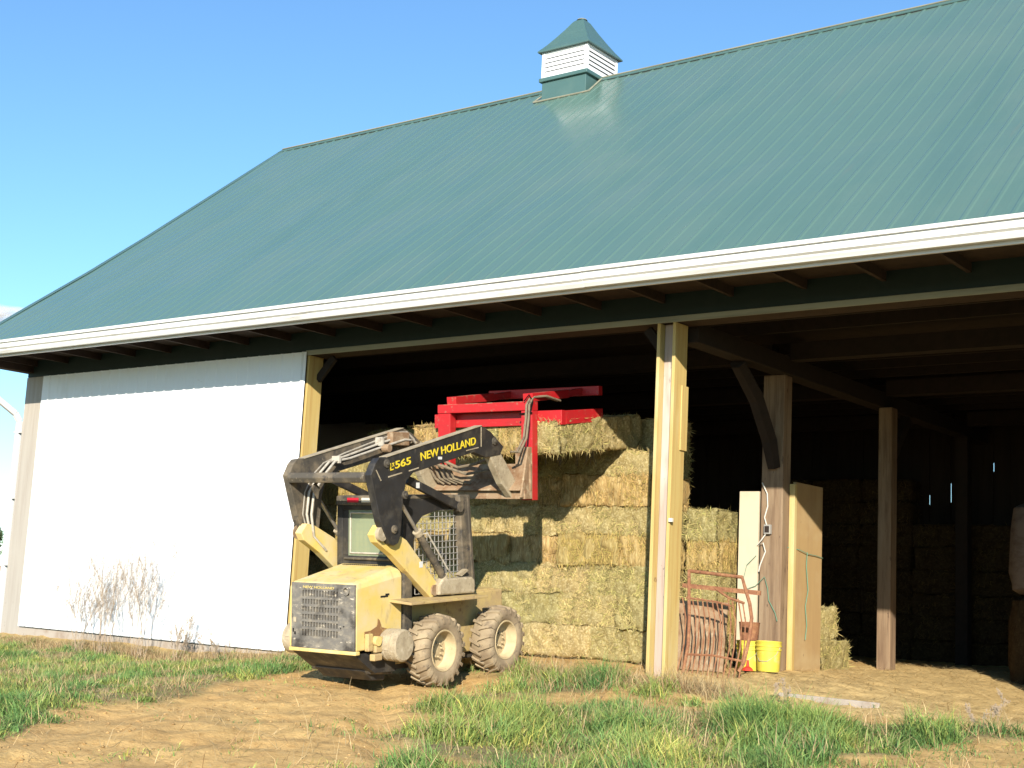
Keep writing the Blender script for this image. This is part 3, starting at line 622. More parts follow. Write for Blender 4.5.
kinds = ['cut', 'cut', 'cut', 'flake', 'cut', 'flake', 'cut']
PITCHZ = .386
for L_ in range(7):
    for c_ in range(7):
        x = -1.27-BL/2-c_*BL; yb_ = 1.65+BW/2; rz_ = 0
        if L_ % 2:                                   # bonded like brickwork: odd rows start with a bale laid end-on
            x += BL/2-.02
            if c_ == 0: x = -1.285-BW/2; yb_ = 1.65+BL/2; rz_ = math.pi/2
            else: x -= .03
        ob_ = bale(kinds[L_], x, yb_, .11+BH/2+L_*PITCHZ, rz_, 'hay bale in the %s row of the sunlit stack, %s' % (ORD[L_], NTH[c_]), 'bales of the sunlit front stack')
        if L_ == 6 and c_ == 0: ob_.rotation_euler = (0, .16, 0); ob_.location.z -= .045; ob_.location.x -= .03
        ob_.location.y += random.uniform(-.035, .03); ob_.rotation_euler.y += random.uniform(-.012, .012)
# second rank behind, one layer higher
for L_ in range(8):
    for c_ in range(6):
        if L_ < 6 and c_ > 1: continue
        if L_ in (1, 3, 5) and c_ == 0: continue
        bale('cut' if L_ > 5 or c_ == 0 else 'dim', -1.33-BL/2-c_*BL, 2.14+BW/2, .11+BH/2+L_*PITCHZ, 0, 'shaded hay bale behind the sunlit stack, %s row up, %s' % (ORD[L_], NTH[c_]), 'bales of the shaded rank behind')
# narrow column between the centre post and the cream board
for L_ in range(5):
    bale(['cut', 'flake', 'cut', 'flake', 'cut'][L_], -.87-.01*L_, 2.3+BL/2, .10+BH/2+L_*PITCHZ, math.pi/2, 'hay bale %s in the narrow column right of the centre post' % (['lowest', 'second up', 'third up', 'fourth up', 'topmost'][L_]), 'bales of the narrow column')
# bales in the dark at the back of the open bay
for L_ in range(8):
    for c_ in range(5):
        if L_ >= 6 and c_ < 2: continue
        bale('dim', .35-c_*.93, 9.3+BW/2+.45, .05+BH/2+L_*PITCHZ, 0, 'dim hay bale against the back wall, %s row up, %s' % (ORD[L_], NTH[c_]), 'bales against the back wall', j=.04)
# lone bales behind the partition, catching the sun
bale('cut', -.30, 4.45, .10+BH/2-.06, math.pi/2, 'lower hay bale lying behind the plywood partition', 'bales behind the partition')
bale('cut', -.52, 4.45, .10+BH/2+PITCHZ-.08, math.pi/2-.15, 'upper hay bale lying behind the plywood partition', 'bales behind the partition', ry=-.2)

# lifted load in the grapple
LP = math.radians(9.4)
load_o = Vector((-1.69, .22, 2.55))
def load_pt(a, b, c_):      # a leftwards, b into the barn along the pitch, c up
    return load_o+Vector((-a, b*math.cos(LP)-c_*math.sin(LP), b*math.sin(LP)+c_*math.cos(LP)))
for r_ in range(2):
    for c_ in range(5):
        p = load_pt(.23+.46*c_, BL/2+r_*.90, BH/2)
        o = bale('cut' if c_ < 1 or r_ else random.choice(['cut', 'flake']), p.x, p.y, p.z, math.pi/2, 'lifted hay bale under the red grapple, %s rank, %s' % (['near', 'far'][r_], NTH[c_] if c_ < 4 else 'leftmost'), 'bales held by the red grapple')
        o.rotation_euler = (Matrix.Rotation(LP, 3, 'X')@Matrix.Rotation(math.pi/2+random.choice((0, math.pi)), 3, 'Z')).to_euler()
# loose strands hanging under the load
mb = MB()
for i in range(46):
    a, b = random.uniform(.0, 2.3), random.uniform(0, .9); 
    if random.random() < .5: a = random.uniform(0, .1)
    else: b = random.uniform(0, .06)
    p = load_pt(a, b, .02); l_ = random.uniform(.05, .2); q = p+Vector((random.uniform(-.05, .05), random.uniform(-.04, .04), -l_*.6)); q2 = q+Vector((random.uniform(-.05, .05), random.uniform(-.03, .03), -l_*.4))
    mb.tube([p, q, q2], .0028, 4)
tag(mb.build('hanging_straw', 'hay_blade'), 'loose straw strands hanging from the underside of the lifted bales', 'straw', kind='stuff')

# ------------------------------------------------------------ skid steer
h_, p_ = math.radians(3.5), math.radians(5.5)
U_ = Vector((math.cos(h_), math.sin(h_), 0)); V_ = Vector((-math.sin(h_)*math.cos(p_), math.cos(h_)*math.cos(p_), math.sin(p_))); W_ = U_.cross(V_)
MO = Vector((-2.6785, -1.5057, -.156)); MR = Matrix((U_, V_, W_)).transposed().to_4x4(); MR.translation = MO
sk = empty('skid_steer_loader', (0, 0, 0), 'dusty yellow and black skid steer loader with raised arms in the barn doorway', 'skid steer'); sk.matrix_world = MR
def S(mb, name, m_, parent=None, **k): return mb.build(name, m_, parent or sk, **k)
# wheels
def wheel(c, sg):
    """sg=+1 right side (outer face +x)"""
    R = .388; w = .26; cxw = c[0]
    root = bpy.data.objects.new('wheel', None)
    mb = MB()
    o = lambda t: t*sg
    pr = [(o(-.13), .225), (o(-.135), .26), (o(-.14), .31), (o(-.125), .345), (o(-.10), .360), (0, .366), (o(.10), .360), (o(.125), .345), (o(.14), .31), (o(.138), .27), (o(.128), .235), (o(.118), .222)]
    mb.lathe(pr, c, 'x', 48)
    ty = S(mb, 'wheel', 'tyre', smooth=True)
    lg = MB(); nl = 20
    for k in range(nl):
        for s_ in (-1, 1):
            a0 = 2*math.pi*(k+(.5 if s_ > 0 else 0))/nl
            sec = [(.148, .318, -.075), (.138, .372, -.07), (.02, .392, .05), (-.012, .392, .085)]
            vs = []
            for (t, r, da) in sec:
                for dw in (-.05, .05):
                    a = a0+da+dw*(1.1 if t > .1 else .7)
                    for rr in (r-.03, r):
                        vs.append((c[0]+t*s_, c[1]+rr*math.cos(a), c[2]+rr*math.sin(a)))
            f = []
            for i in range(3):
                b = i*4; f += [(b, b+1, b+5, b+4), (b+2, b+3, b+7, b+6), (b+1, b+3, b+7, b+5), (b, b+2, b+6, b+4)]
            f += [(0, 1, 3, 2), (12, 13, 15, 14)]
            lg.add(vs, f)
    S(lg, 'tread_lug', 'tyre', ty, bevel=.004)['kind'] = 'stuff'
    rm = MB().lathe([(o(.118), .226), (o(.128), .222), (o(.126), .208), (o(.10), .203), (o(.02), .196), (o(.0), .185), (o(.0), .10), (o(.015), .095), (o(.02), .085), (o(.02), .001)], c, 'x', 40)
    hb = rm
    for k in range(8):
        a = 2*math.pi*k/8+.2; y, z = c[1]+.075*math.cos(a), c[2]+.075*math.sin(a)
        hb.tube([(c[0]+o(.0), y, z), (c[0]+o(.045), y, z)], .012, 6)
    for k in range(5):
        a = 2*math.pi*k/5+.5; y, z = c[1]+.145*math.cos(a), c[2]+.145*math.sin(a); hb.tube([(c[0]+o(-.01), y, z), (c[0]+o(.006), y, z)], .02, 10)
    S(rm, 'rim', 'rim', ty, smooth=True)
for (u, v, s_, l_) in ((.65, 0, 1, 'rear right'), (.65, 1.195, 1, 'front right'), (-.65, 0, -1, 'rear left'), (-.65, 1.195, -1, 'front left')): wheel((u, v, .388), s_)
# chassis
S(MB().box(-.43, .43, -.42, 1.62, .26, .93), 'chassis', 'yellow_low', bevel=.015)
S(MB().prism([(-.42, .50), (-.95, .42), (-.80, .20), (-.42, .16)], 0, -.40, .40), 'belly_plate', 'blackdust', bevel=.01)
S(MB().prism([(-.5, .2), (1.3, .18), (1.3, .26), (-.5, .28)], 0, -.38, .38), 'skid_plate', 'blackdust')
for (v, s_) in ((0, 1), (1.195, 1), (0, -1), (1.195, -1)):
    S(MB().lathe([(0, .11), (.12*s_, .11), (.12*s_, .13), (.16*s_, .13)], (.43*s_, v, .388), 'x', 20), 'axle_hub', 'yellow_low')
# engine hood
hood = MB()
yb, yf = -1.11, -.36
sec_b = [(-.45, .47), (.47, .47), (.475, 1.10), (.455, 1.15), (.40, 1.165), (-.40, 1.155), (-.45, 1.10)]
sec_f = [(-.44, .47), (.47, .47), (.475, 1.20), (.44, 1.285), (.36, 1.315), (-.34, 1.315), (-.43, 1.25)]
n = len(sec_b)
hood.add([(x, yb, z) for x, z in sec_b]+[(x, yf, z) for x, z in sec_f], [tuple(range(n))[::-1], tuple(range(n, 2*n))]+[(i, (i+1) % n, n+(i+1) % n, n+i) for i in range(n)])
hd = S(hood, 'engine_hood', 'yellow', bevel=.012)
mb = MB()
for i in range(22): mb.box(-.30+i*.028, -.286+i*.028, -.44, -.40, 1.303, 1.309)
for k in range(3):
    for i in range(26): pass
S(mb, 'vent_slots', 'dark_hole', hd)
mb = MB().add([(-.12, -.86, 1.213), (.20, -.86, 1.213), (.20, -.72, 1.232), (-.12, -.72, 1.232), (-.12, -.86, 1.203), (.20, -.86, 1.203), (.20, -.72, 1.222), (-.12, -.72, 1.222)], [(0,1,2,3), (0,1,5,4), (1,2,6,5), (2,3,7,6), (3,0,4,7)])
S(mb, 'hood_latch_plate', 'yellow_low', hd)
S(MB().box(.474, .479, -.72, -.60, .995, 1.012).box(.474, .480, -.64, -.58, 1.012, 1.03), 'side_latch', 'dark_hole', hd)
pt = MB(); pc = [(-.98, .60), (-.86, .555), (-.70, .55), (-.56, .60), (-.60, .66), (-.70, .685), (-.735, .76), (-.765, .78), (-.78, .70), (-.88, .665), (-.98, .66)]
pt.prism(pc, 0, .4745, .4775); S(pt, 'rust_stain', 'rust_patch', hd)
# rear grille
gx0, gx1, gz0, gz1 = -.40, .47, .475, 1.15
gr = MB(); yo, yi = -1.135, -1.112
hx0, hx1, hz0, hz1 = -.255, .255, .60, 1.075
def plate_hole():
    nx_g, nz_g = 13, 6
    # frame pieces round the vent field
    gr.box(gx0, hx0, yo, yi, gz0, gz1); gr.box(hx1, gx1, yo, yi, gz0, gz1) if False else None
    gr.box(hx0, hx1, yo, yi, gz0, hz0); gr.box(hx0, hx1, yo, yi, hz1, gz1)
    # right-hand piece carries the round exhaust hole
    ccx, ccz, rr = .365, 1.085, .034
    gr.box(hx1, gx1, yo, yi, gz0, 1.04); gr.box(hx1, ccx-rr, yo, yi, 1.04, gz1); gr.box(ccx+rr, gx1, yo, yi, 1.04, gz1); gr.box(ccx-rr, ccx+rr, yo, yi, ccz+rr, gz1)
    dx = (hx1-hx0)/nx_g; dz = (hz1-hz0)/nz_g
    for i in range(nx_g+1): gr.box(hx0+i*dx-.0085, hx0+i*dx+.0085, yo-.002, yi, hz0, hz1)
    for k in range(1, nz_g): gr.box(hx0, hx1, yo-.004, yi, hz0+k*dz-.014, hz0+k*dz+.014)
plate_hole()
gro = S(gr, 'rear_grille', 'grille_metal', bevel=0)
S(MB().box(gx0+.01, gx1-.01, -1.1125, -1.1105, gz0+.01, gz1-.01), 'grille_backing', 'dark_hole', gro)
S(MB().lathe([(0, .034), (-.012, .044), (-.02, .044), (-.02, .034), (.01, .032), (.012, .001)], (.365, -1.135, 1.085), 'y', 20), 'exhaust_ring', 'grille_metal', gro)
for (x, z, w_, hh_) in ((-.35, .76, .035, .05), (-.345, .62, .02, .03), (-.37, .65, .015, .04), (.33, .72, .015, .012), (.29, .70, .012, .012)):
    S(MB().box(x-w_/2, x+w_/2, yo-.006, yo-.001, z-hh_/2, z+hh_/2), 'scuffed_latch', 'casting' if w_ > .03 else 'dark_hole', gro)
S(MB().box(-.42, .50, -1.15, -1.08, .435, .472), 'rear_bumper_strip', 'yellow', bevel=.006)
S(MB().prism([(-1.12, .434), (-.45, .434), (-.45, .20), (-.80, .22)], 0, -.40, .46), 'underbody', 'black')  # black here stands in for the shadow under the tail
S(MB().prism([(-.86, .24), (-.5, .24), (-.5, .10), (-.70, .12)], 0, -.34, .36), 'rear_axle_guard', 'black', bevel=.02)  # black colour deepens the painted belly shadow
# counterweights either side of the tail
S(MB().lathe([(0, .001), (0, .155), (.02, .168), (.07, .170), (.075, .160), (.085, .160), (.09, .170), (.15, .170), (.155, .160), (.165, .160), (.17, .170), (.22, .168), (.235, .15), (.235, .001)], (.485, -.62, .50), 'x', 32), 'counterweight', 'casting', smooth=True)['label'] = 'round tan counterweight on the right of the tail'
S(MB().lathe([(0, .001), (0, .150), (-.02, .165), (-.20, .165), (-.215, .15), (-.215, .001)], (-.44, -.86, .53), 'x', 32), 'counterweight', 'casting', smooth=True)['label'] = 'round tan counterweight on the left of the tail'
S(MB().box(.475, .55, -.88, -.76, .44, .60).box(.50, .57, -.93, -.80, .36, .43).box(.475, .53, -.98, -.9, .46, .64), 'weight_bracket', 'yellow_low', bevel=.01)
S(MB().tube([(.50, -.86, .56), (.57, -.86, .56)], .05, 14), 'tow_eye', 'yellow')
# uprights behind the engine
for s_ in (-1, 1):
    S(MB().box(.44*s_-.03, .44*s_+.05, -.34, -.20, .50, 1.34), 'tower_plate', 'blackdust', bevel=.006)
S(MB().box(-.43, .43, -.335, -.30, 1.0, 1.33), 'firewall', 'black')
# fenders
for s_ in (-1, 1):
    mb = MB().add([(.43*s_, -.56, .965), (.79*s_, -.60, .945), (.80*s_, .80, .925), (.43*s_, .80, .935), (.43*s_, -.56, .935), (.79*s_, -.60, .918), (.80*s_, .80, .898), (.43*s_, .80, .905)], [(0,1,2,3), (4,5,6,7), (0,1,5,4), (1,2,6,5), (2,3,7,6), (3,0,4,7)])
    S(mb, 'fender', 'yellow_low', bevel=.005)
    S(MB().prism([(.12, .965), (.80, .945), (.80, 1.09), (.74, 1.13), (.20, 1.14), (.12, 1.08)], 0, s_*.50, s_*.62), 'side_tank', 'casting', bevel=.02)
    S(MB().prism([(.55, 1.16), (.72, 1.22), (.75, 1.20), (.62, 1.14)], 0, s_*.50, s_*.56), 'step_lug', 'casting')
# cab
cab = S(MB().box(-.43, -.35, -.38, -.30, 1.30, 2.05).box(.35, .43, -.38, -.30, 1.30, 2.05).box(-.35, .35, -.38, -.31, 1.30, 1.40).box(-.35, .35, -.38, -.31, 1.90, 2.05)
        .box(-.35, -.27, -.375, -.31, 1.40, 1.90).box(.27, .35, -.375, -.31, 1.40, 1.90), 'cab_frame', 'black', bevel=.008)
S(MB().box(-.43, .43, -.36, .86, 2.02, 2.06), 'cab_roof', 'blackdust', bevel=.01)
for s_ in (-1, 1):
    x0, x1 = sorted((s_*.415, s_*.435))
    side = MB().prism([(-.30, 2.02), (.80, 2.02), (.74, 1.90), (.30, 1.885), (.05, 1.83), (-.06, 1.74), (-.10, 1.55), (-.08, 1.20), (-.30, 1.20)], 0, x0, x1)
    S(side, 'cab_side_panel', 'black', bevel=.004)
    fr = MB(); fr.prism([(.66, 2.06), (.86, 2.06), (.98, .96), (.76, .96)], 0, *sorted((s_*.40, s_*.50)))
    S(fr, 'cab_upright', 'blackdust', bevel=.012)
    S(MB().bar((s_*.508, .80, 2.05), (s_*.508, .91, 1.0), .012, .02), 'upright_flange', 'blackdust')
    sc = MB()
    v0, v1, w0, w1 = -.07, .86, .98, 1.89
    for i in range(14):
        v = v0+(v1-v0)*i/13; wt = w1-.02; sc.bar((s_*.425, v, w0), (s_*.425, v, wt if v > .25 else 1.78), .007, .007)
    for k in range(14):
        w = w0+(w1-w0)*k/13; sc.bar((s_*.429, v0, w), (s_*.429, min(v1, .78+(1.9-w)*.22), w), .007, .007, (0, 1, 0))
    S(sc, 'side_screen', 'wire')
win = S(MB().add([(-.27, -.37, 1.40), (.27, -.37, 1.40), (.27, -.37, 1.90), (-.27, -.37, 1.90)], [(0, 1, 2, 3)]), 'rear_window', 'glass')
fr = MB(); 
for a, b in (((-.235, 1.43), (.235, 1.43)), ((.235, 1.43), (.235, 1.87)), ((.235, 1.87), (-.235, 1.87)), ((-.235, 1.87), (-.235, 1.43))):
    fr.tube([(a[0], -.378, a[1]), (b[0], -.378, b[1])], .010, 6)
S(fr, 'window_seal', 'pipe', win)
S(MB().tube([(-.30, -.40, 1.37), (.34, -.40, 1.37)], .014, 8), 'rear_grab_bar', 'blackdust')
lb = S(MB().box(-.40, .42, -.43, -.38, 1.955, 2.055), 'lamp_bar', 'blackdust', bevel=.008)
S(MB().box(-.235, -.075, -.442, -.431, 1.985, 2.035), 'red_lamp', 'lens_red', lb, bevel=.004)
S(MB().box(-.03, .10, -.442, -.431, 1.985, 2.035), 'clear_lamp', 'lens_clear', lb, bevel=.004)
S(MB().box(-.25, .25, .0, .45, .95, 1.12).prism([(-.02, 1.1), (.10, 1.1), (.0, 1.62), (-.12, 1.6)], 0, -.22, .22), 'seat', 'seat', bevel=.03)
for s_ in (-1, 1): S(MB().tube([(s_*.34, .55, .95), (s_*.34, .62, 1.35), (s_*.26, .60, 1.42)], .02, 8), 'control_lever', 'black')
S(MB().box(-.40, .40, 1.0, 1.5, .85, .95), 'footwell_panel', 'yellow_low', bevel=.01)
# lift arms
AP = [(-1.04, 2.40), (-.98, 2.455), (-.87, 2.468), (.88, 2.853), (1.06, 2.79), (1.33, 2.62), (1.26, 2.525), (.97, 2.488), (.72, 2.545), (-.40, 2.305), (-.52, 2.22), (-.57, 2.053), (-.62, 1.63), (-.66, 1.56), (-.73, 1.54), (-.80, 1.56), (-.95, 1.795), (-1.11, 2.28)]
AP = [(a_+.05, b_) for a_, b_ in AP]
for s_ in (1, -1):
    a = S(MB().prism(AP, 0, *sorted((s_*.53, s_*.62))), 'lift_arm', 'black' if s_ > 0 else 'blackdust', bevel=.006)
    a['label'] = 'black right lift arm with yellow lettering' if s_ > 0 else 'dust-covered left lift arm carrying steel pipes'
    pn = MB()
    for (v, w) in ((-.68, 1.71), (-.50, 2.07), (-.81, 2.40), (1.18, 2.68)): pn.lathe([(0, .045), (s_*.015, .045), (s_*.018, .036), (s_*.018, .022), (s_*.032, .02), (s_*.034, .001)], (s_*.62, v, w), 'x', 18)
    S(pn, 'pivot_pin', 'blackdust' if s_ > 0 else 'rustbrown', a, smooth=True)
    # bent seam on the outer plate
    S(MB().box(*sorted((s_*.62, s_*.624)), .91, .922, 2.61, 2.84).bar((s_*.622, .62, 2.56), (s_*.622, .86, 2.60), .006, .012).bar((s_*.622, -.78, 2.26), (s_*.622, -.55, 2.305), .006, .014).bar((s_*.622, -.43, 2.325), (s_*.622, -.26, 2.36), .006, .012)
      .bar((s_*.622, -.98, 2.33), (s_*.622, -.90, 2.22), .006, .012), 'weld_seam', 'casting', a)
    # top flange with dust on it
    S(MB().add([(s_*.52, -.81, 2.474), (s_*.63, -.81, 2.474), (s_*.63, .92, 2.858), (s_*.52, .92, 2.858), (s_*.52, -.81, 2.466), (s_*.63, -.81, 2.466), (s_*.63, .92, 2.85), (s_*.52, .92, 2.85)], [(0,1,2,3), (4,5,6,7), (0,1,5,4), (1,2,6,5), (2,3,7,6), (3,0,4,7)]), 'top_flange', 'casting', a)
    # yellow lower link
    LK = [(-.93, 1.66), (-.84, 1.76), (-.72, 1.74), (-.38, 1.585), (.16, 1.10), (.20, 1.02), (.15, .96), (.05, .94), (-.62, 1.43), (-.88, 1.58)]
    lk = S(MB().prism(LK, 0, *sorted((s_*.46, s_*.555))), 'lower_link', 'yellow', bevel=.008)
    S(MB().lathe([(0, .001), (0, .06), (s_*.02, .06), (s_*.02, .001)], (s_*.555, .10, 1.02), 'x', 18), 'link_pin', 'rustbrown', lk)
    S(MB().box(*sorted((s_*.556, s_*.558)), -.16, -.10, 1.28, 1.345), 'warning_sticker', 'decal_white', lk)
    S(MB().lathe([(-.02, .001), (-.02, .075), (s_*.03, .075), (s_*.03, .001)], (s_*.57, -.84, 1.665), 'x', 20), 'link_boss', 'rustbrown' if s_ < 0 else 'casting', lk, smooth=True)
    # lift cylinder
    A_, B_ = Vector((s_*.565, -.55, 2.04)), Vector((s_*.565, .40, 1.00)); D_ = (B_-A_)
    cyl = S(MB().tube([A_+D_*.36, B_-D_*.03], .042, 16), 'lift_cylinder', 'blackdust', smooth=True)
    S(MB().tube([A_, A_+D_*.37], .021, 12), 'cylinder_rod', 'chrome', cyl, smooth=True)
    S(MB().tube([A_+D_*.35, A_+D_*.39], .052, 16).tube([B_-D_*.16, B_-D_*.13], .05, 16).lathe([(-.03, .001), (-.03, .055), (.03, .055), (.03, .001)], tuple(B_), 'x', 16), 'cylinder_collar', 'casting', cyl, smooth=True)
    S(MB().tube([A_+D_*.40+Vector((s_*.05, 0, .02)), A_+D_*.42+Vector((s_*.07, .03, .05)), A_+D_*.8+Vector((s_*.06, .05, .04)), B_+Vector((s_*.03, .06, .12)), B_+Vector((0, -.12, .08)), B_+Vector((-.02*s_, -.2, -.03))], .010, 6), 'cylinder_hose', 'pipe', cyl)
    # control link
    cl = S(MB().bar((s_*.515, -.34, 2.235), (s_*.515, .62, 1.925), .05, .09), 'control_link', 'black', bevel=.008)
    S(MB().box(*sorted((s_*.5405, s_*.5425)), -.20, -.14, 2.14, 2.20), 'warning_sticker', 'decal_white', cl)
    S(MB().lathe([(-.03, .001), (-.03, .06), (.03, .06), (.03, .001)], (s_*.515, .62, 1.925), 'x', 16), 'link_eye', 'blackdust', cl)
    # tilt bracket at the arm nose
    tb = S(MB().prism([(1.06, 2.56), (1.30, 2.58), (1.46, 2.42), (1.80, 2.06), (1.74, 2.0), (1.58, 2.0), (1.36, 2.18)], 0, *sorted((s_*.52, s_*.61))), 'tilt_bracket', 'casting', bevel=.01)
    S(MB().lathe([(0, .001), (0, .05), (s_*.03, .045), (s_*.03, .001)], (s_*.61, 1.62, 2.12), 'x', 16), 'bracket_pin', 'casting', tb)
S(MB().prism([(-1.06, 2.20), (-.96, 2.20), (-.93, 2.25), (-.96, 2.31), (-1.06, 2.31), (-1.09, 2.255)], 0, -.529, .529), 'rear_cross_tube', 'blackdust', bevel=.01)
S(MB().prism([(-1.045, 2.15), (-.99, 2.20), (-.93, 2.15), (-.95, 2.03)], 0, -.22, -.20), 'cross_tube_gusset', 'blackdust')
# arm lettering
def text_mesh(name, body, size, org, dirx, diry, m_, parent, ext=.003, shear=0, wide=1):
    cu = bpy.data.curves.new(name, 'FONT'); cu.body = body; cu.size = size; cu.extrude = ext; cu.shear = shear; cu.offset = size*.016
    to = bpy.data.objects.new(name, cu); COL.objects.link(to)
    dg = bpy.context.evaluated_depsgraph_get(); me = bpy.data.meshes.new_from_object(to.evaluated_get(dg))
    bpy.data.objects.remove(to); 
    dx = Vector(dirx).normalized(); dy = Vector(diry); dy = (dy-dx*dy.dot(dx)).normalized(); dz = dx.cross(dy)
    M4 = Matrix((dx*wide, dy, dz)).transposed().to_4x4(); M4.translation = Vector(org); me.transform(M4)
    me.materials.clear(); me.materials.append(MT[m_]); o = bpy.data.objects.new(name, me); COL.objects.link(o); o.parent = parent; return o, me
RA = [o for o in sk.children if o.name.startswith('lift_arm')][0]
adir = Vector((0, 1, .22)); aup = Vector((0, -.22, 1))
def fit_text(body, a, b, hh_, m_, nm, x=.624, shear=0):
    o, me = text_mesh(nm, body, 1, (0, 0, 0), (1, 0, 0), (0, 1, 0), m_, RA, ext=.02, shear=shear)
    co = np.array([v.co for v in me.vertices]); mn, mx = co.min(0), co.max(0)
    sx = (Vector(b)-Vector(a)).length/(mx[0]-mn[0]); sy_ = hh_/(mx[1]-mn[1]); d = (Vector(b)-Vector(a)).normalized(); u = aup.normalized()
    for v in me.vertices: 
        t = Vector(a)+d*((v.co.x-mn[0])*sx)+u*((v.co.y-mn[1])*sy_); v.co = Vector((x+(v.co.z)*.1, t.y, t.z))
    return o
fit_text('NEW HOLLAND', (0, -.225, 2.435), (0, .815, 2.635), .088, 'letter', 'lettering', shear=.12)
fit_text('L', (0, -.75, 2.325), (0, -.695, 2.336), .078, 'letter', 'lettering', shear=.12)
fit_text('X', (0, -.715, 2.365), (0, -.675, 2.373), .042, 'letter', 'lettering', shear=.12)
fit_text('565', (0, -.665, 2.345), (0, -.39, 2.40), .080, 'letter', 'lettering', shear=.12)
tg, tme = text_mesh('lettering', 'NEW HOLLAND', 1, (0, 0, 0), (1, 0, 0), (0, 1, 0), 'letter_dull', gro, ext=.02)
co = np.array([v.co for v in tme.vertices]); mn, mx = co.min(0), co.max(0)
for v in tme.vertices: v.co = Vector((-.235+(v.co.x-mn[0])/(mx[0]-mn[0])*.43, -1.1385-v.co.z*.05, 1.095+(v.co.y-mn[1])/(mx[1]-mn[1])*.026))
S(MB().box(*(.6205, .623), .09, .16, 2.455, 2.485), 'arm_sticker', 'decal_white', RA)
# pipes and hoses along the left arm
for i, off in enumerate((0, .05, .10)):
    x = -.54+off*.9
    pts = [(x, -.50-.02*i, 1.46), (x, -.74, 1.62), (x, -.83+off*.5, 1.86), (x, -.80+off*.6, 2.10), (x, -.66+off, 2.30), (x, -.50+off, 2.42+off*.2), (x, -.15, 2.535-off*.6), (x, .45, 2.70-off*.8), (x, .85, 2.80-off*.9), (x, 1.0, 2.81-off), (x, 1.15, 2.72-off)]
    S(MB().tube(pts, .014, 7), 'hydraulic_pipe', 'pipe', smooth=True)
S(MB().box(-.56, -.42, -.36, -.33, 2.42, 2.50), 'pipe_clamp', 'pipe'); S(MB().box(-.56, -.42, .40, .43, 2.63, 2.73), 'pipe_clamp', 'pipe')
S(MB().box(-.57, -.45, .62, .95, 2.64, 2.80).lathe([(0, .001), (0, .05), (.10, .05), (.10, .001)], (-.45, .45, 2.60), 'x', 14), 'valve_block', 'rustbrown', bevel=.01)
# coupler plate and front hoses
cpl = S(MB().box(-.62, .80, 1.56, 1.72, 2.00, 2.10).box(-.62, .80, 1.68, 1.72, 2.10, 2.42).prism([(1.50, 2.02), (1.73, 2.0), (1.74, 2.62), (1.66, 2.62)], 0, .76, .785).prism([(1.50, 2.02), (1.73, 2.0), (1.74, 2.62), (1.66, 2.62)], 0, -.62, -.595)
        .add([(-.60, 1.50, 2.11), (.76, 1.50, 2.11), (.76, 1.68, 2.24), (-.60, 1.68, 2.24), (-.60, 1.50, 2.10), (.76, 1.50, 2.10), (.76, 1.68, 2.10), (-.60, 1.68, 2.10)], [(0,1,2,3), (4,5,6,7), (0,1,5,4), (1,2,6,5), (2,3,7,6), (3,0,4,7)]), 'coupler_plate', 'rustbrown', bevel=.005)
S(MB().box(.60, .76, 1.66, 1.70, 2.06, 2.62), 'coupler_cheek', 'rustbrown', cpl)
for i in range(5):
    x = -.50+i*.07
    S(MB().tube([(x, 1.05, 2.68), (x-.03, 1.22, 2.62), (x-.04, 1.42, 2.42+.02*i), (x+.02, 1.50, 2.25), (x+.12+.03*i, 1.55, 2.18)], .016, 7), 'front_hose', 'hose', smooth=True)
S(MB().tube([(.10, 1.30, 2.60), (.55, 1.25, 2.56)], .022, 8).tube([(-.1, 1.3, 2.60), (.12, 1.30, 2.60)], .04, 10), 'tilt_cylinder', 'pipe')
S(MB().tube([(-.4, 1.35, 2.52), (-.1, 1.45, 2.38), (.2, 1.4, 2.42), (.5, 1.3, 2.5)], .018, 7).tube([(-.45, 1.3, 2.46), (0, 1.48, 2.30), (.4, 1.45, 2.35), (.58, 1.3, 2.42)], .018, 7), 'cross_hose', 'hose')

# ------------------------------------------------------------ red bale grapple
gra = empty('bale_grapple', (0, 0, 0), 'red steel bale grapple holding a layer of hay bales above the stack', 'bale grapple'); gra.matrix_world = MR
def G(mb, nm, m_, par=None, **k): return mb.build(nm, m_, par or gra, **k)
G(MB().box(-.62, -.43, 1.74, 1.86, 2.02, 3.06), 'post', 'red', bevel=.006)
G(MB().box(.63, .79, 1.74, 1.86, 1.985, 3.06), 'post', 'red', bevel=.006)
G(MB().box(-.62, .79, 1.73, 1.87, 3.062, 3.165), 'top_bar', 'red', bevel=.006)
G(MB().box(-.62, .79, 1.74, 1.86, 3.166, 3.172), 'worn_top', 'redtop')
G(MB().box(.625, .79, 1.725, 1.7385, 2.0, 2.55), 'gusset_plate', 'rustbrown')
G(MB().box(-.78, 1.12, 1.88, 1.98, 2.885, 3.06), 'cross_beam', 'red', bevel=.006)
G(MB().bar((1.07, 1.98, 2.975), (1.10, 2.82, 3.035), .10, .165), 'side_rail', 'red', bevel=.006)['label'] = 'right side rail resting on the bales'
G(MB().bar((-.73, 1.98, 2.975), (-.76, 2.9, 3.035), .10, .165), 'side_rail', 'red', bevel=.006)
for x in (.72, -.42):
    G(MB().bar((x, 1.75, 3.215), (x, 2.60, 3.305), .14, .10), 'top_arm', 'red', bevel=.006)
    G(MB().bar((x, 1.80, 3.268), (x, 2.58, 3.354), .12, .004), 'worn_top', 'redtop')
G(MB().box(-.72, .98, 3.0, 3.10, 3.30, 3.42), 'far_beam', 'red', bevel=.006)
for x in (-.4, .7): G(MB().bar((x, 2.5, 3.28), (x, 3.0, 3.36), .08, .08), 'strut', 'red')
for x in (-.55, .15, .85):
    G(MB().tube([(x, 2.4, 3.06), (x, 2.45, 2.98), (x, 2.6, 2.86), (x, 2.75, 2.80)], .012, 6), 'hook', 'rust')
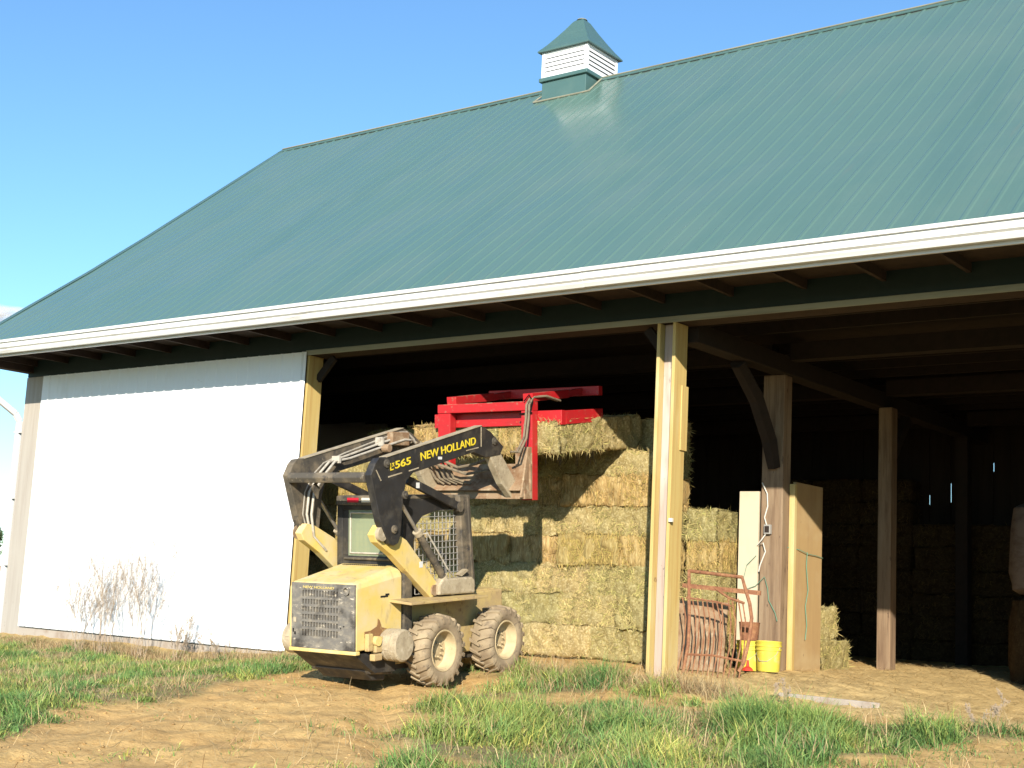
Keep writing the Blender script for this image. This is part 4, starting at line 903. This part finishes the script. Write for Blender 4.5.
for x in (.76, .80):
    G(MB().tube([(x-.02, 1.35, 2.56), (x+.02, 1.42, 2.55), (x+.03, 1.55, 2.72), (x+.03, 1.60, 2.95), (x+.0, 1.66, 3.12), (x-.02, 1.78, 3.22), (x+.06, 1.95, 3.24), (x+.04, 2.3, 3.20)], .014, 7), 'hydraulic_hose', 'hose', smooth=True)
G(MB().tube([(.62, 1.725, 3.02), (.80, 1.72, 3.03)], .01, 6).tube([(.70, 1.70, 3.17), (.76, 1.72, 3.25), (.80, 1.74, 3.17), (.79, 1.71, 3.05)], .008, 6), 'tie_twine', 'hay_blade')

# ------------------------------------------------------------ things by the posts
gate = empty('gate', (0, .7, .1), 'rusty bent tubular gate leaning between the centre post and the timber post', 'gate')
def gz(x, z): return (x, -.18+.42*z*.9, z-.1)     # leaning back
o_ = MB()
o_.tube([gz(-.34, 1.24), gz(.0, 1.215), gz(.36, 1.19), gz(.43, 1.06), gz(.52, .90), gz(.58, .74), gz(.60, .5), gz(.59, .25), gz(.55, .16)], .020, 8)
o_.tube([gz(-.34, 1.24), gz(-.28, 1.0), gz(-.2, .7), gz(-.14, .4), gz(-.13, .1)], .020, 8)
MBr = o_.build('gate_frame', 'rust', gate, smooth=True)
MB().bar(gz(-.38, 1.07), gz(.63, 1.02), .02, .05).build('rail', 'rust', gate)
MB().tube([gz(-.13, .30), gz(.2, .31), gz(.6, .27)], .014, 6).build('rail', 'rust', gate)
MB().tube([gz(.05, 1.05), gz(.25, .95), gz(.45, .90)], .016, 6).build('loose_rod', 'rust', gate)
for i in range(13):
    x = -.30+i*.065; b = random.uniform(-.02, .04)
    MB().tube([gz(x-.05, .93+random.uniform(-.04, .03)), gz(x+.02+b, .7), gz(x+.07+b, .4), gz(x+.09, .08)], .008, 5).build('bar', 'rust', gate)
MB().tube([gz(-.3, .93), gz(.1, .90), gz(.3, .86)], .012, 6).build('rail', 'rust', gate)
bd = MB().box(-.85, .0, -.012, .012, 0, .80).build('brown_board', 'rustbrown'); bd.location = (.0, 1.25, .1); bd.rotation_euler = (-.12, 0, .05)
tag(bd, 'brown weathered sheet leaning behind the rusty gate', 'board')
def bucket(x, y, z, label):
    r = empty('bucket', (x, y, z), label, 'bucket', 'buckets beside the gate')
    MB().lathe([(0, .001), (0, .125), (.02, .130), (.24, .142), (.245, .152), (.26, .152), (.265, .145), (.285, .146), (.29, .155), (.305, .155), (.31, .147), (.33, .149), (.345, .154), (.352, .148), (.345, .142), (.05, .126), (.04, .001)], (0, 0, 0), 'z', 28).build('pail', 'bucket', r, smooth=True)
    MB().tube([(-.15, 0, .29), (-.13, -.06, .20), (-.05, -.14, .12), (.05, -.14, .12), (.13, -.06, .20), (.15, 0, .29)], .004, 5).build('handle', 'wire', r)
bucket(-.04, 1.95, .11, 'yellow plastic bucket half hidden behind the rusty gate')
bucket(.245, 1.90, .12, 'yellow plastic bucket standing clear in front of the timber post')
rp = MB().lathe([(0, .001), (0, .105), (.02, .11), (.20, .125), (.21, .13), (.215, .122), (.02, .10), (.02, .001)], (0, 0, 0), 'z', 20).build('pail', 'rust', smooth=True); rp.location = (-.04, 1.95, .465)
tag(rp, 'rusty pail stacked on the left yellow bucket', 'pail')
fn = MB().lathe([(0, .07), (.03, .05), (.05, .02), (.12, .012), (.12, .001)], (0, 0, 0), 'z', 12).build('funnel', 'red_plastic'); fn.location = (.12, 1.62, .125)
tag(fn, 'small red plastic funnel lying at the foot of the buckets', 'funnel')
# outlet box and cord on the timber post
ob = empty('outlet_box', (-.15, 2.60, 1.83), 'grey electrical outlet box on the broad timber post', 'outlet box')
MB().box(-.045, .045, -.035, .018, -.06, .06).build('box', 'greybox', ob, bevel=.006); MB().box(-.03, .03, -.04, -.034, -.04, .04).build('cover_plate', 'wall_board', ob)
cdx = MB().tube([(-.245, 2.60, 2.42), (-.21, 2.59, 2.36), (-.17, 2.595, 2.28), (-.16, 2.595, 2.12), (-.20, 2.595, 1.98), (-.175, 2.595, 1.90), (-.16, 2.59, 1.88)], .008, 6).tube([(-.17, 2.59, 1.78), (-.22, 2.57, 1.70), (-.28, 2.57, 1.63), (-.20, 2.57, 1.66), (-.17, 2.58, 1.55), (-.24, 2.58, 1.38), (-.26, 2.585, 1.30)], .008, 6).build('cord', 'cord', smooth=True)
tag(cdx, 'white cord running down the timber post past the outlet box', 'cord')
tw = MB().tube([(-.30, 2.585, 1.50), (-.42, 2.57, 1.38), (-.47, 2.57, 1.18), (-.42, 2.57, 1.08), (-.30, 2.58, 1.12), (-.18, 2.59, 1.24), (-.14, 2.60, 1.10), (-.12, 2.60, .95), (-.03, 2.60, .80), (.0, 2.60, .7)], .005, 5).build('twine', 'twine', smooth=True)
tag(tw, 'green twine looped round the foot of the timber post', 'twine')
tw = MB().tube([(.032, 2.78, 1.62), (.115, 2.95, 1.60), (.115, 3.2, 1.56), (.112, 3.45, 1.55), (.108, 3.66, 1.53)], .005, 5).tube([(.115, 3.18, 1.58), (.116, 3.16, 1.40), (.116, 3.22, 1.1), (.116, 3.15, .9), (.116, 3.2, .66), (.116, 3.16, .48)], .006, 5).build('twine', 'twine', smooth=True)
tag(tw, 'green and pale twine hanging down the plywood partition', 'twine')
# round bales at the right edge
for i, (z, label) in enumerate(((-.05, 'lower dark round hay bale at the right edge of the picture'), (1.22, 'upper dark round hay bale at the right edge of the picture'))):
    prf = [(0, .001), (0, .55), (.06, .64), (.3, .67), (.9, .67), (1.18, .63), (1.24, .54), (1.25, .001)]
    mb = MB(); pp = []
    for t, r in prf: pp.append((t, r))
    mb.lathe(pp, (0, 0, 0), 'z', 40); 
    for k_, v in enumerate(mb.v):
        a = math.atan2(v[1], v[0]); q = .02*math.sin(5*a+v[2]*6+i)+.015*math.sin(11*a-v[2]*13)+random.uniform(-.006, .006); s2 = 1+q/.66; mb.v[k_] = (v[0]*s2, v[1]*s2, v[2]+.01*math.sin(3*a))
    o = mb.build('round_bale', 'wrap' if i else 'hay_dim', smooth=True); o.location = (2.27+(.03 if i else 0), 6.6, z); tag(o, label, 'round bale', 'round bales stacked at the right edge')
    if not i:
        a = o.data.color_attributes.new('tint', 'FLOAT_COLOR', 'POINT'); a.data.foreach_set('color', np.ones(len(o.data.vertices)*4, np.float32))

# ------------------------------------------------------------ weeds
def weed(x, y, h, spread, seed, label, n=9, thick=.004):
    rd = random.Random(seed); mb = MB(); z = float(ground_z(x, y))-.03
    def stem(p, d, l, r, lev):
        pts = [p]; q = p
        for i in range(4):
            d = (d+Vector((rd.uniform(-.16, .16), rd.uniform(-.12, .12), .02))).normalized(); q = q+d*l/4; pts.append(q)
            if lev < 2 and i > 0:
                for _ in range(rd.choice((2, 2, 3) if lev == 0 else (1, 1, 2))):
                    dd = (d+Vector((rd.uniform(-1, 1), rd.uniform(-.8, .8), rd.uniform(.1, .7)))*.7).normalized(); stem(q, dd, l*rd.uniform(.22, .42), r*.5, lev+1)
            elif lev == 2:
                for _ in range(2):
                    c_ = q+Vector([rd.uniform(-.012, .012) for _ in range(3)]); s_ = rd.uniform(.003, .007)
                    mb.add([c_+Vector((s_, 0, 0)), c_+Vector((-s_, 0, 0)), c_+Vector((0, s_, 0)), c_+Vector((0, 0, s_*2))], [(0,1,2), (0,1,3), (1,2,3), (2,0,3)])
        mb.tube(pts, [r, r*.9, r*.75, r*.6, r*.4], 4, caps=False)
    for i in range(n):
        a = rd.uniform(0, 6.28); d = Vector((math.cos(a)*spread, math.sin(a)*spread*.6, 1)).normalized(); stem(Vector((rd.uniform(-.12, .12), rd.uniform(-.06, .06), 0)), d, h*rd.uniform(.6, 1), thick, 0)
    o = mb.build('dead_weed', 'twig'); o.location = (x, y, z); tag(o, label, 'weed', 'dead weeds in front of the white door'); return o
weed(-9.85, -.5, 1.2, .34, 1, 'short dead weed in front of the white door, leftmost of the clump', 13, .0038)
weed(-9.15, -.55, 1.6, .30, 2, 'tall dead weed in the middle of the white door', 15, .0038)
weed(-8.4, -.5, 1.55, .26, 3, 'tall branching dead weed right of the middle of the white door', 14, .0038)
weed(-7.6, -.45, .55, .5, 4, 'low dead weed at the right of the clump by the door', 7)
weed(-6.9, -.4, .35, .6, 5, 'tiny dead weed sprig near the loader tail', 5)
for (x, y, h, sd, lb) in ((1.5, -.35, .28, 6, 'small dry twiggy weed in front of the plywood partition'), (3.7, -.9, .34, 8, 'dry twiggy weed at the right edge of the grass')):
    o = weed(x, y, h, .8, sd, lb, 3, .0016); o['group'] = 'twiggy weeds by the open bay'
# distant tree at the left edge
tr = empty('tree', (-101, 52, -.6), 'distant green tree beyond the left corner of the barn', 'tree')
MB().tube([(0, 0, 0), (.1, 0, 1.5), (.2, .1, 3.2)], [.3, .24, .12], 8).tube([(.15, 0, 2), (1.2, .4, 3.4)], [.12, .05], 6).tube([(.1, 0, 1.8), (-1.1, -.3, 3.3)], [.12, .05], 6).build('trunk', 'bark', tr)
n = 14000; dv = RNG.normal(0, 1, (n, 3)); dv /= np.linalg.norm(dv, axis=1, keepdims=True); cen = RNG.normal(0, 1, (38, 3))*np.array([1.5, 1.5, .8])+np.array([0, 0, 3.4]); rad = RNG.uniform(.5, 1.1, 38); k = RNG.integers(0, 38, n)
P = cen[k]+dv*(rad[k]*RNG.uniform(.6, 1, n))[:, None]; a = RNG.normal(0, .11, (n, 3)); b = RNG.normal(0, .11, (n, 3))
V = np.stack([P, P+a, P+b], 1).reshape(-1, 3); T = np.arange(3*n).reshape(-1, 3); o = bpy.data.objects.new('crown', tri_mesh('crown', V, T, ['leafdark'], tint=np.repeat(np.ones(3)*RNG.uniform(.6, 1.5, n)[:, None], 3, 0))); COL.objects.link(o); o.parent = tr

# ------------------------------------------------------------ cloud low in the sky at the left
MC = bpy.data.materials.new('cloud_vapour'); MC.use_nodes = True; n_ = MC.node_tree.nodes; l_ = MC.node_tree.links; n_.clear()
out_ = n_.new('ShaderNodeOutputMaterial'); df = n_.new('ShaderNodeBsdfDiffuse'); df.inputs[0].default_value = (.93, .93, .96, 1); tl = n_.new('ShaderNodeBsdfTranslucent'); tl.inputs[0].default_value = (.93, .93, .96, 1)
m0 = n_.new('ShaderNodeMixShader'); m0.inputs[0].default_value = .45; l_.new(df.outputs[0], m0.inputs[1]); l_.new(tl.outputs[0], m0.inputs[2])
lw = n_.new('ShaderNodeLayerWeight'); lw.inputs[0].default_value = .3; mr_ = n_.new('ShaderNodeMapRange'); l_.new(lw.outputs['Facing'], mr_.inputs[0]); mr_.inputs[1].default_value = .05; mr_.inputs[2].default_value = .75; mr_.inputs[3].default_value = .80; mr_.inputs[4].default_value = 1
tr_ = n_.new('ShaderNodeBsdfTransparent'); ms = n_.new('ShaderNodeMixShader'); l_.new(mr_.outputs[0], ms.inputs[0]); l_.new(m0.outputs[0], ms.inputs[1]); l_.new(tr_.outputs[0], ms.inputs[2]); l_.new(ms.outputs[0], out_.inputs[0])
bm = bmesh.new(); rd = random.Random(4)
for i in range(60):
    t = rd.uniform(-1, 1); h__ = 1-abs(t)**1.8; r_ = rd.uniform(14, 30)*(.4+.6*h__)
    bmesh.ops.create_icosphere(bm, subdivisions=3, radius=r_, matrix=Matrix.Translation((t*150, rd.uniform(-50, 50), rd.uniform(-16, 12)*h__))@Matrix.Diagonal((1.9, 1, .6, 1)))
me = bpy.data.meshes.new('cloud'); bm.to_mesh(me); bm.free(); me.materials.append(MC); me.polygons.foreach_set('use_smooth', [True]*len(me.polygons))
co_ = bpy.data.objects.new('cloud', me); COL.objects.link(co_); cdir = Vector((-0.8610, 0.4800, 0.1715)).normalized()
co_.location = Vector((7.7, -13, .9))+cdir*2600; co_.rotation_euler = (0, 0, math.atan2(cdir.y, cdir.x)+math.pi/2); tag(co_, kind='structure')
